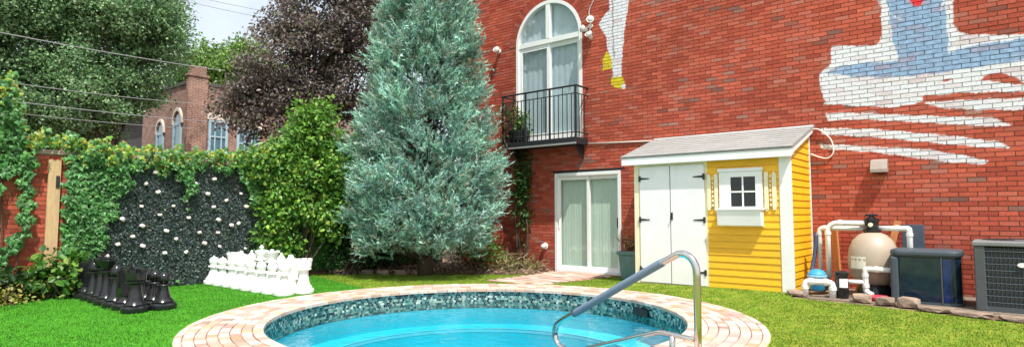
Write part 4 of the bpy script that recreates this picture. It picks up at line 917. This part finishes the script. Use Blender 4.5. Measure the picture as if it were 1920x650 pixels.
bushy('climbing_vine', 'tall bright green vine heaped over the fence beside the conifer', 'vine', (-10.75, 6.5, 0),
      [(-10.95, 5.5, 2.2, .24), (-10.9, 5.75, 2.1, .30), (-10.85, 6.0, 2.35, .32), (-10.85, 6.05, 1.75, .34), (-10.8, 6.3, 2.7, .32), (-10.78, 6.5, 3.15, .28), (-10.7, 6.75, 2.75, .36), (-10.75, 6.85, 3.3, .26), (-10.75, 6.4, 2.1, .38), (-10.6, 6.85, 2.1, .38), (-10.6, 6.95, 1.55, .34), (-10.7, 6.3, 1.45, .34), (-10.55, 6.65, 1.2, .30), (-10.5, 6.9, .95, .25), (-10.8, 5.95, 1.1, .28), (-10.85, 5.8, 1.4, .22), (-10.8, 6.15, .6, .22), (-10.9, 5.75, .75, .2)], 11500, .088, VINE, branches=14)
bushy('leafy_plant', 'broad leaved green plant at the foot of the timber board', 'plant', (-10.75, 2.55, 0), [(-10.78, 2.40, .32, .22), (-10.70, 2.62, .30, .22), (-10.8, 2.75, .42, .22), (-10.85, 2.2, .25, .2)], 420, .13, [(.10, .26, .04), (.14, .30, .05), (.20, .32, .05), (.06, .17, .03)], 'oval', branches=8)
bushy('leafy_plant', 'dark green plant at the brick wall near the left picture edge', 'plant', (-10.7, 1.95, 0), [(-10.8, 1.85, .22, .2), (-10.75, 2.1, .16, .14)], 240, .11, [(.03, .09, .02), (.05, .13, .03), (.025, .06, .02)], 'oval', branches=5)
bushy('ground_cover', 'low yellow green ground cover at the left corner of the turf', 'plant', (-10.45, 1.95, 0), [(-10.45, 1.8, .05, .16), (-10.5, 2.05, .05, .16), (-10.4, 1.6, .05, .2)], 600, .06, [(.32, .30, .06), (.24, .27, .05), (.40, .32, .10)], 'oval', branches=3)
bushy('wall_vine', 'narrow dark green vine climbing the brick wall below the balcony', 'vine', (-8.38, WY - .1, 0), [(-8.36, WY - .1, 2.45, .17), (-8.38, WY - .1, 2.2, .16), (-8.36, WY - .1, 1.95, .16), (-8.40, WY - .1, 1.7, .16), (-8.37, WY - .1, 1.45, .15), (-8.33, WY - .1, 1.2, .13), (-8.36, WY - .08, .95, .08), (-8.40, WY - .08, .6, .06)], 900, .075, [(.045, .12, .03), (.03, .085, .02), (.07, .16, .035)], 'ivy', branches=5)
bushy('leafy_shrub', 'low green shrub behind the conifer trunk', 'shrub', (-9.2, 9.75, 0), [(-9.45, 9.7, .45, .32), (-9.05, 9.8, .40, .34), (-8.75, 9.85, .38, .28), (-9.2, 9.9, .75, .28)], 1300, .07, [(.12, .26, .04), (.17, .30, .05), (.08, .18, .03)], branches=8)
bushy('dry_plant', 'pale dry weeds along the brick wall left of the glass door', 'plant', (-8.3, 10.1, 0), [(-8.6, 10.2, .1, .2), (-8.2, 10.1, .09, .2), (-7.9, 10.2, .08, .16), (-8.35, 9.8, .06, .2)], 700, .13, [(.42, .34, .20), (.34, .27, .16), (.30, .30, .12), (.22, .25, .08)], 'strap', branches=8, up=.1)
bushy('young_shrub', 'loose shrub under the vine with leaves darkened for deep shade', 'shrub', (-10.4, 7.2, 0), [(-10.5, 7.25, .5, .35), (-10.3, 7.6, .6, .35), (-10.6, 7.7, 1.0, .4), (-10.4, 8.2, .5, .4), (-10.2, 8.7, .6, .4), (-10.4, 8.4, 1.1, .4), (-10.6, 8.0, 1.4, .4)], 2600, .08, [(.02, .05, .015), (.03, .07, .02)], branches=10)  # near-black leaf greens put the deep shade beside the conifer into the colour

# ------------------------------------------------------------------ planter by the glass door, balcony pot
plt = thing('planter', (-5.42, 10.0, .01), 'teal square planter with dry plant beside the glass door', 'planter')
def frustum(x, y, z0, z1, w0, w1): 
    v = [(x + sx * w / 2, y + sy * w / 2, z) for z, w in ((z0, w0), (z1, w1)) for sx, sy in ((-1, -1), (1, -1), (1, 1), (-1, 1))]
    return MB().add(v, [(0, 3, 2, 1), (4, 5, 6, 7), (0, 1, 5, 4), (1, 2, 6, 5), (2, 3, 7, 6), (3, 0, 4, 7)])
obj('tub', frustum(-5.42, 10.0, .03, .47, .29, .36), 'teal', plt, bevel=.012)
obj('rim', frustum(-5.42, 10.0, .47, .54, .40, .41), 'teal', plt, bevel=.012)
obj('soil', frustum(-5.42, 10.0, .541, .546, .33, .33), 'soil', plt)
bushy('dry_pot_plant', 'dried brown plant growing in the teal planter', 'plant', (-5.42, 10.0, .545), [(-5.42, 10.0, .66, .11), (-5.36, 9.98, .74, .08), (-5.48, 10.02, .62, .08)], 160, .10, [(.35, .18, .06), (.28, .22, .08), (.45, .30, .12)], 'strap', branches=5)
pot = thing('balcony_pot', (-8.35, WY - .25, 2.80), 'dark round pot standing on the balcony floor', 'pot')
obj('bowl', MB().lathe([(.13, 0), (.20, .05), (.235, .20), (.25, .24), (.25, .27), (.22, .27), (.21, .22), (.02, .21)], (-8.35, WY - .25, 2.802), 20), 'iron', pot, auto=True)
bushy('balcony_plant', 'leafy green plant in the dark balcony pot', 'plant', (-8.35, WY - .25, 3.02), [(-8.35, WY - .25, 3.2, .17), (-8.45, WY - .25, 3.4, .14), (-8.28, WY - .22, 3.38, .12)], 330, .085, [(.10, .22, .04), (.15, .28, .05), (.06, .14, .03)], branches=5)
bushy('balcony_trailer', 'reddish brown climbing plant on the conifer end of the balcony rail', 'plant', (-8.60, WY - .36, 2.80), [(-8.62, WY - .42, 3.0, .14), (-8.66, WY - .42, 3.3, .15), (-8.62, WY - .42, 3.6, .14), (-8.66, WY - .44, 2.75, .12)], 420, .06, [(.14, .10, .05), (.10, .13, .05), (.20, .12, .07)], branches=6)

# ------------------------------------------------------------------ giant chess sets
def prof_base(r=.155): return [(r, 0), (r + .006, .02), (r + .004, .055), (r - .02, .075), (r - .035, .08), (r - .028, .095), (r - .045, .12), (r - .06, .135)]
def chess_meshes(kind):
    """local meshes of the base, shaft and head of one piece"""
    base = MB().lathe(prof_base(), seg=24)
    if kind == 'pawn':
        sh = MB().lathe([(.095, .135), (.078, .18), (.062, .24), (.055, .285), (.092, .292), (.095, .305), (.088, .318), (.05, .325)], seg=20)
        hd = MB().lathe([(.04, .322)] + [(.078 * math.sin(a), .395 - .078 * math.cos(a)) for a in np.linspace(.5, math.pi - .2, 10)] + [(.012, .475), (.012, .488), (.002, .492)], seg=20)
    elif kind == 'rook':
        sh = MB().lathe([(.095, .135), (.082, .2), (.07, .28), (.068, .34), (.11, .36), (.115, .375), (.095, .39)], seg=20)
        hd = MB().lathe([(.095, .388), (.112, .40), (.118, .46), (.118, .49), (.085, .49), (.085, .45), (.01, .45)], seg=24)
        for k in range(6):
            a = k * math.pi / 3; hd.box(.083, .1185, -.038, .038, .488, .53, Matrix.Rotation(a, 4, 'Z'))
    elif kind == 'knight':
        sh = MB().lathe([(.095, .135), (.09, .16), (.10, .175), (.10, .19), (.05, .195)], seg=20)
        sil = [(-.075, .19), (.085, .19), (.09, .27), (.06, .34), (.075, .37), (.13, .35), (.155, .375), (.15, .42), (.09, .50), (.05, .53), (.035, .575), (.015, .53), (-.03, .515), (-.075, .45), (-.095, .36), (-.09, .27)]
        hd = MB().prism(sil, -.048, .048, 1); hd.box(-.11, -.04, -.018, .018, .28, .50)
    elif kind == 'bishop':
        sh = MB().lathe([(.095, .135), (.072, .2), (.055, .29), (.05, .36), (.092, .37), (.092, .39), (.055, .40)], seg=20)
        hd = MB().lathe([(.045, .398), (.072, .425), (.078, .46), (.062, .51), (.03, .55), (.014, .56), (.022, .575), (.014, .592), (.002, .595)], seg=20)
    elif kind == 'queen':
        sh = MB().lathe([(.10, .135), (.075, .21), (.058, .32), (.056, .41), (.105, .42), (.11, .44), (.07, .455)], seg=20)
        hd = MB().lathe([(.06, .452), (.085, .50), (.125, .59), (.112, .592), (.07, .565), (.035, .60), (.035, .62), (.02, .635), (.002, .637)], seg=24)
        for k in range(8):
            a = k * math.pi / 4; hd.box(.10, .122, -.022, .022, .585, .612, Matrix.Rotation(a, 4, 'Z'))
    else:
        sh = MB().lathe([(.10, .135), (.078, .21), (.06, .33), (.058, .43), (.108, .44), (.112, .46), (.07, .475)], seg=20)
        hd = MB().lathe([(.06, .472), (.08, .50), (.112, .585), (.11, .60), (.06, .615), (.02, .622)], seg=22); hd.box(-.014, .014, -.012, .012, .615, .70); hd.box(-.04, .04, -.011, .011, .645, .672)
    return base, sh, hd
CM = {}
def chess_piece(kind, color, x, y, rz, label):
    if (kind, color) not in CM:
        ms = []
        for nm, mb in zip(('base', 'shaft', 'head'), chess_meshes(kind)):
            ms.append((nm, mesh('chess_' + nm, mb.v, mb.f, M['black' if color == 'black' else 'chessw'])))
        CM[(kind, color)] = ms
    t = thing('chess_' + kind, (x, y, .004), label, 'chess piece', '%s giant chess pieces' % color); t.rotation_euler.z = rz
    for nm, me in CM[(kind, color)]:
        o = bpy.data.objects.new(nm, me); COL.objects.link(o); o.parent = t; WORLD[o.name] = Vector((x, y, .004))
        es = o.modifiers.new('es', 'EDGE_SPLIT'); es.split_angle = R(35); me.polygons.foreach_set('use_smooth', [True] * len(me.polygons))
        if kind == 'knight' and nm == 'head':
            es.split_angle = R(60); bv = o.modifiers.new('bevel', 'BEVEL'); bv.width = .014; bv.segments = 2
ORD = ['first', 'second', 'third', 'fourth', 'fifth', 'sixth', 'seventh', 'eighth']
BACK = ['rook', 'knight', 'bishop', 'queen', 'king', 'bishop', 'knight', 'rook']
for color, yb, yp, rz in (('black', 2.80, 3.14, R(90)), ('white', 5.14, 4.80, R(-90))):
    for i in range(8):
        xx = -8.50 - i * .333; j = lambda: random.uniform(-.02, .02); k = BACK[i]
        lab = {'queen': 'giant %s chess queen with flared crown in the back row', 'king': 'giant %s chess king topped by a cross in the back row'}.get(k, 'giant %s chess ' + k + (' nearest the pool in the back row' if i < 3 else ' nearest the fence in the back row')) % color
        chess_piece(k, color, xx + j(), yb + j(), rz + random.uniform(-.3, .3), lab)
        chess_piece('pawn', color, xx + j(), yp + j(), 0, 'giant %s chess pawn, %s in its row counted from the pool' % (color, ORD[i]))

# ------------------------------------------------------------------ trees
def limb_tree(t, base, height, r0, limbs):
    s = MB(); top = Vector(base) + Vector((.15, .1, height)); pts = smooth_path([base, Vector(base) * .5 + top * .5 + Vector((.12, -.1, 0)), top], 6)
    s.tube(pts, [r0 * (1 - .75 * i / (len(pts) - 1)) for i in range(len(pts))], 10); obj('trunk', s, 'bark', t, smooth=True)
    l = MB()
    for e in limbs:
        e = Vector(e); a = pts[min(len(pts) - 1, max(2, int(len(pts) * min(.95, max(.25, (e.z - base[2]) / height * .6)))))]; m_ = (a + e) / 2 + Vector((0, 0, .25)); q = smooth_path([a, m_, e], 4)
        l.tube(q, [r0 * .38 * (1 - .85 * i / (len(q) - 1)) for i in range(len(q))], 6)
    tag(obj('limbs', l, 'bark', t, smooth=True), kind='stuff')
def leaf_tree(name, label, base, blobs, ncl, per, size, cols, cl=.45, r0=.2, trunk=5, group='trees beyond the garden wall', shape='oval'):
    t = thing(name, base, label, 'tree', group); bc = np.array([b[:3] for b in blobs]); br = np.array([b[3:6] for b in blobs])
    w = br.prod(1) ** .67; bi = rng.choice(len(bc), ncl, p=w / w.sum()); d = rdir(ncl); rad = rng.random(ncl) ** .4
    C = bc[bi] + d * br[bi] * rad[:, None]; ci = np.repeat(np.arange(ncl), per); n = ncl * per; g = rdir(n) * (rng.random(n) ** .5)[:, None] * cl * np.array((1, 1, .62))
    P = C[ci] + g; U = d[ci] * .4 + rdir(n); U[:, 2] -= .35; Nn = rdir(n) * .75 + d[ci] * .3; Nn[:, 2] += .75
    tint = (1 + rng.normal(size=(ncl, 1)) * .14)[ci]; b = np.array(base)
    v, f, c = leaves(P, U, Nn, rng.uniform(.7, 1.3, n) * size, shape, palette(n, cols, .16) * tint)
    link('crown', mesh('crown', v - b, f, M['leaf'], c), t); limb_tree(t, base, trunk, r0, C[rng.integers(0, ncl, 26)]); return t
GREEN = [(.17, .31, .13), (.22, .37, .16), (.14, .26, .11), (.30, .44, .23), (.12, .24, .12)]
leaf_tree('broadleaf_tree', 'large dense green tree filling the upper left corner', (-24.6, 3.6, 0), [(-24.8, 3.0, 7.6, 3.0, 2.6, 3.2), (-24.4, 5.0, 8.8, 2.5, 2.4, 2.6), (-24.0, 2.0, 4.6, 2.4, 2.2, 1.9), (-24.2, 4.6, 4.9, 2.3, 2.2, 1.7)], 900, 110, .105, GREEN, .60, .3, 6, shape='diamond')
leaf_tree('broadleaf_tree', 'green tree left of the brown brick house', (-23.0, 6.6, 0), [(-22.8, 6.6, 8.4, 2.2, 1.9, 2.4), (-22.6, 7.5, 7.3, 1.6, 1.2, 1.6), (-23.2, 5.8, 5.2, 2.0, 1.7, 1.7), (-22.9, 7.1, 5.6, 1.5, 1.1, 1.0)], 700, 105, .10, GREEN, .52, .25, 6, shape='diamond')
leaf_tree('pale_tree', 'light green tree rising behind the brown brick house', (-34, 15.2, 0), [(-34, 14.6, 9.3, 2.4, 1.9, 1.6), (-33.5, 16.6, 9.6, 2.4, 2.0, 1.8), (-34, 13.3, 8.8, 1.6, 1.2, 1.1)], 300, 60, .17, [(.17, .30, .06), (.22, .36, .08), (.12, .22, .05)], .7, .3, 7)
PURP = [(.15, .115, .11), (.20, .16, .145), (.10, .08, .08), (.26, .22, .195), (.17, .17, .11)]
leaf_tree('purple_tree', 'dark purple leaved tree standing between the brick house and the conifer', (-14.6, 8.9, 0), [(-14.8, 8.6, 5.2, 1.7, 1.5, 1.7), (-14.2, 9.3, 6.6, 1.6, 1.4, 1.6), (-15.0, 8.6, 6.5, 1.1, .8, 1.1), (-14.9, 8.2, 4.0, 1.4, 1.1, 1.2), (-14.3, 9.3, 3.8, 1.4, 1.1, 1.4), (-15.3, 7.9, 4.6, 1.0, .8, .9), (-13.5, 9.9, 6.3, 1.2, 1.1, 1.5), (-13.4, 10.0, 4.4, 1.1, 1.0, 1.4), (-13.9, 9.6, 8.0, 1.3, 1.1, 1.2), (-15.9, 7.45, 4.3, .7, .6, .8)], 720, 64, .095, PURP, .42, .17, 4.5)
# blue conifer
def conifer():
    base = (-9.12, 8.22, 0); t = thing('blue_conifer', base, 'tall blue green conifer with feathery sprays in the corner of the garden', 'tree')
    zk = [.35, .6, 1.0, 1.6, 2.4, 3.3, 4.2, 5.0, 5.8, 6.8, 7.8, 8.6]; rk_ = [.75, 1.15, 1.36, 1.34, 1.22, 1.06, .90, .76, .62, .46, .27, .05]
    ncl = 980; zc = .55 + 8.0 * rng.random(ncl) ** 1.35; ga = np.arange(ncl) * 2.39996; lump = 1 + .10 * np.sin(ga * 3 + zc * 3.1) + .10 * np.sin(ga * 5 - zc * 5.3) + .05 * np.sin(ga * 9 + zc * 11)
    rad = np.interp(zc, zk, rk_) * lump * np.where(rng.random(ncl) < .66, rng.uniform(.86, 1.05, ncl), rng.uniform(.35, .8, ncl))
    ca, sa = np.cos(ga), np.sin(ga)
    # open hollows low on the shaded side and around the trunk
    hollow = (zc < 1.05) & (ca * .77 + sa * -.63 < .1) & (rng.random(ncl) < .7)
    C = np.c_[base[0] + rad * ca, base[1] + rad * sa, zc]; C = C[~hollow]; ca, sa, rad, zc = ca[~hollow], sa[~hollow], rad[~hollow], zc[~hollow]; ncl = len(C)
    out = unit(np.c_[ca, sa, .55 + .08 * zc])
    per = 22; bl = 18; n1 = ncl * per; ci = np.repeat(np.arange(ncl), per)
    sp = C[ci] + rng.normal(0, 1, (n1, 3)) * np.array((.105, .105, .085)); sd_ = unit(out[ci] + rng.normal(0, .42, (n1, 3)) + np.array((0, 0, .12)))
    k2 = np.repeat(np.arange(n1), bl); n2 = n1 * bl; tt = rng.random(n2)
    ln = rng.uniform(.16, .32, n1)
    P = sp[k2] + sd_[k2] * (tt * ln[k2])[:, None]; U = unit(sd_[k2] * 1.1 + rng.normal(0, .55, (n2, 3)))
    tint = (1 + rng.normal(size=(ncl, 1)) * .16)[ci][k2]
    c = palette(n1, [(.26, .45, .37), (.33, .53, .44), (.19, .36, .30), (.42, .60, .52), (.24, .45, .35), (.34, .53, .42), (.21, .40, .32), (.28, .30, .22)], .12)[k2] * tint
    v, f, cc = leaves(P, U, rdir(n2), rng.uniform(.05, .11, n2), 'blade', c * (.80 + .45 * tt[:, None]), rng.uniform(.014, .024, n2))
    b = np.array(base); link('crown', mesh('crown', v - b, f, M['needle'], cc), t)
    s = MB().tube([(base[0], base[1], -.05), (base[0] + .03, base[1], .6), (base[0], base[1] + .02, 2.5), (base[0], base[1], 8.3)], [.16, .12, .10, .02], 10); obj('trunk', s, 'bark', t, smooth=True)
    l = MB()
    for i in range(0, ncl, 3):
        e = Vector(C[i]); a = Vector((base[0], base[1], max(.3, e.z - .35 * rad[i]))); l.tube([a, (a + e) / 2 + Vector((0, 0, .03)), e], [.022, .014, .005], 5)
    tag(obj('limbs', l, 'bark', t), kind='stuff')
conifer()

# ------------------------------------------------------------------ brown brick house behind the wall
hs = thing('brick_house', (-28, 12.5, 0), 'brown brick house with arched side windows and corner chimney beyond the ivy wall', 'house')
HX, HY = -25.5, 10.05
def wallbox(name, x0, x1, y0, y1, z0, z1, mat): return obj(name, MB().box(x0, x1, y0, y1, z0, z1), mat, hs)
wallbox('wall', -30.5, HX, HY, HY + 9, -.1, 6.55, 'farbrick')
obj('parapet', MB().box(-30.56, HX + .06, HY - .06, HY + 9, 6.55, 6.68), 'roofd', hs)
ch = wallbox('corner_pier', HX - .10, HX + .12, HY - .08, HY + .70, -.1, 6.85, 'farbrick')
obj('pier_cap', MB().box(HX - .14, HX + .16, HY - .12, HY + .74, 6.85, 6.95), 'farbrick', hs); obj('chimney', MB().box(HX - .12, HX + .1, HY + .02, HY + .62, 6.95, 7.3), 'farbrick', hs)
obj('cornice', MB().box(HX + .005, HX + .22, HY + 1.5, HY + 8, 6.68, 6.84), 'fartrim', hs)
annex = wallbox('annex_wall', -40, -30.5, HY + .6, HY + 9, -.1, 6.0, 'fardark'); obj('annex_roof', MB().box(-40, -30.58, HY + .3, HY + 9, 6.0, 6.15), 'roofd', hs)
wallbox('garage_wall', -36, -25, 3.2, 8.3, -.1, 3.1, 'fardark'); obj('garage_roof', MB().prism([(3.0, 3.1), (8.5, 3.1), (5.75, 4.4)], -36.2, -24.8, 0), 'roofd', hs)
def win_side(x0, x1, z0, z1):                                  # arched window on the side facing the camera's left
    w = part('window', ((x0 + x1) / 2, HY, z0), hs); xc = (x0 + x1) / 2; r = (x1 - x0) / 2
    arc = [(xc + r * math.cos(a), z1 + r * 1.4 * math.sin(a)) for a in np.linspace(0, math.pi, 11)]
    obj('pane', MB().prism([(x1 - .08, z0 + .08), (x1 - .08, z1)] + [(xc + (r - .08) * math.cos(a), z1 + (r - .08) * 1.3 * math.sin(a)) for a in np.linspace(.1, math.pi - .1, 9)] + [(x0 + .08, z1), (x0 + .08, z0 + .08)], HY - .03, HY - .012, 1), 'panebg', w)
    fr = MB().box(x0, x0 + .12, HY - .07, HY - .005, z0, z1); fr.box(x1 - .12, x1, HY - .07, HY - .005, z0, z1); fr.box(x0 + .12, x1 - .12, HY - .07, HY - .005, z0, z0 + .12); fr.box(x0 + .12, x1 - .12, HY - .065, HY - .008, (z0 + z1) / 2 - .05, (z0 + z1) / 2 + .05)
    fr.box(x0 + .12, x1 - .12, HY - .065, HY - .008, z1 - .06, z1 + .05); obj('frame', fr, 'farblue', w)
    tm = MB()
    for k in range(10):
        p, q = arc[k], arc[k + 1]; tm.prism([p, q, (xc + (q[0] - xc) * 1.22, z1 + (q[1] - z1) * 1.2 + .02), (xc + (p[0] - xc) * 1.22, z1 + (p[1] - z1) * 1.2 + .02)], HY - .09, HY - .006, 1)
    obj('arch_trim', tm, 'fartrim', w)
win_side(-26.85, -26.05, 3.0, 4.95); win_side(-28.65, -27.9, 3.0, 4.7)
def win_front(y0, y1, z0, z1, nv):
    w = part('window', (HX, (y0 + y1) / 2, z0), hs)
    obj('pane', MB().box(HX + .006, HX + .02, y0 + .08, y1 - .08, z0 + .08, z1 - .08), 'panebg', w)
    fr = MB().box(HX + .004, HX + .06, y0, y0 + .10, z0, z1); fr.box(HX + .004, HX + .06, y1 - .10, y1, z0, z1); fr.box(HX + .004, HX + .058, y0 + .10, y1 - .10, z0, z0 + .10); fr.box(HX + .004, HX + .058, y0 + .10, y1 - .10, z1 - .10, z1)
    fr.box(HX + .021, HX + .055, y0 + .10, y1 - .10, (z0 + z1) / 2 - .03, (z0 + z1) / 2 + .03)
    for k in range(1, nv): y = y0 + (y1 - y0) * k / nv; fr.box(HX + .021, HX + .052, y - .025, y + .025, z0 + .10, z1 - .10)
    obj('frame', fr, 'farblue', w); obj('sill', MB().box(HX + .003, HX + .14, y0 - .1, y1 + .1, z0 - .12, z0 - .005), 'fartrim', w); obj('lintel', MB().box(HX + .003, HX + .07, y0 - .15, y1 + .15, z1 + .005, z1 + .28), 'fartrim', w)
win_front(10.85, 11.65, 3.75, 5.15, 3); win_front(12.05, 13.05, 3.6, 4.95, 3); win_front(14.2, 15.4, 3.6, 4.95, 3)

# ------------------------------------------------------------------ overhead wires
def wire(a, b, sag, r, label, mat='wire'):
    a, b = Vector(a), Vector(b); p = [a.lerp(b, i / 16) - Vector((0, 0, sag * 4 * (i / 16) * (1 - i / 16))) for i in range(17)]
    tag(obj('overhead_wire', MB().tube(p, r, 5), mat), label, 'wire', 'overhead wires')
wire((-17.2, -.5, 5.4), (-21.0, 9.45, 6.25), .12, .013, 'topmost overhead wire crossing the big green tree')
wire((-16.9, .5, 4.2), (-21.3, 8.6, 5.0), .10, .010, 'second overhead wire below the topmost one')
wire((-16.9, .5, 3.8), (-21.0, 9.6, 4.42), .10, .011, 'third overhead wire reaching the brick house')
wire((-16.9, .5, 3.55), (-21.3, 8.6, 4.14), .10, .008, 'lowest overhead wire above the ivy wall')
wire((-25.4, 7.5, 9.85), (-19.8, 12.2, 8.25), .1, .011, 'left one of the wires crossing the open sky')
wire((-24.7, 8.1, 9.85), (-19.0, 12.8, 8.35), .1, .011, 'right one of the wires crossing the open sky')
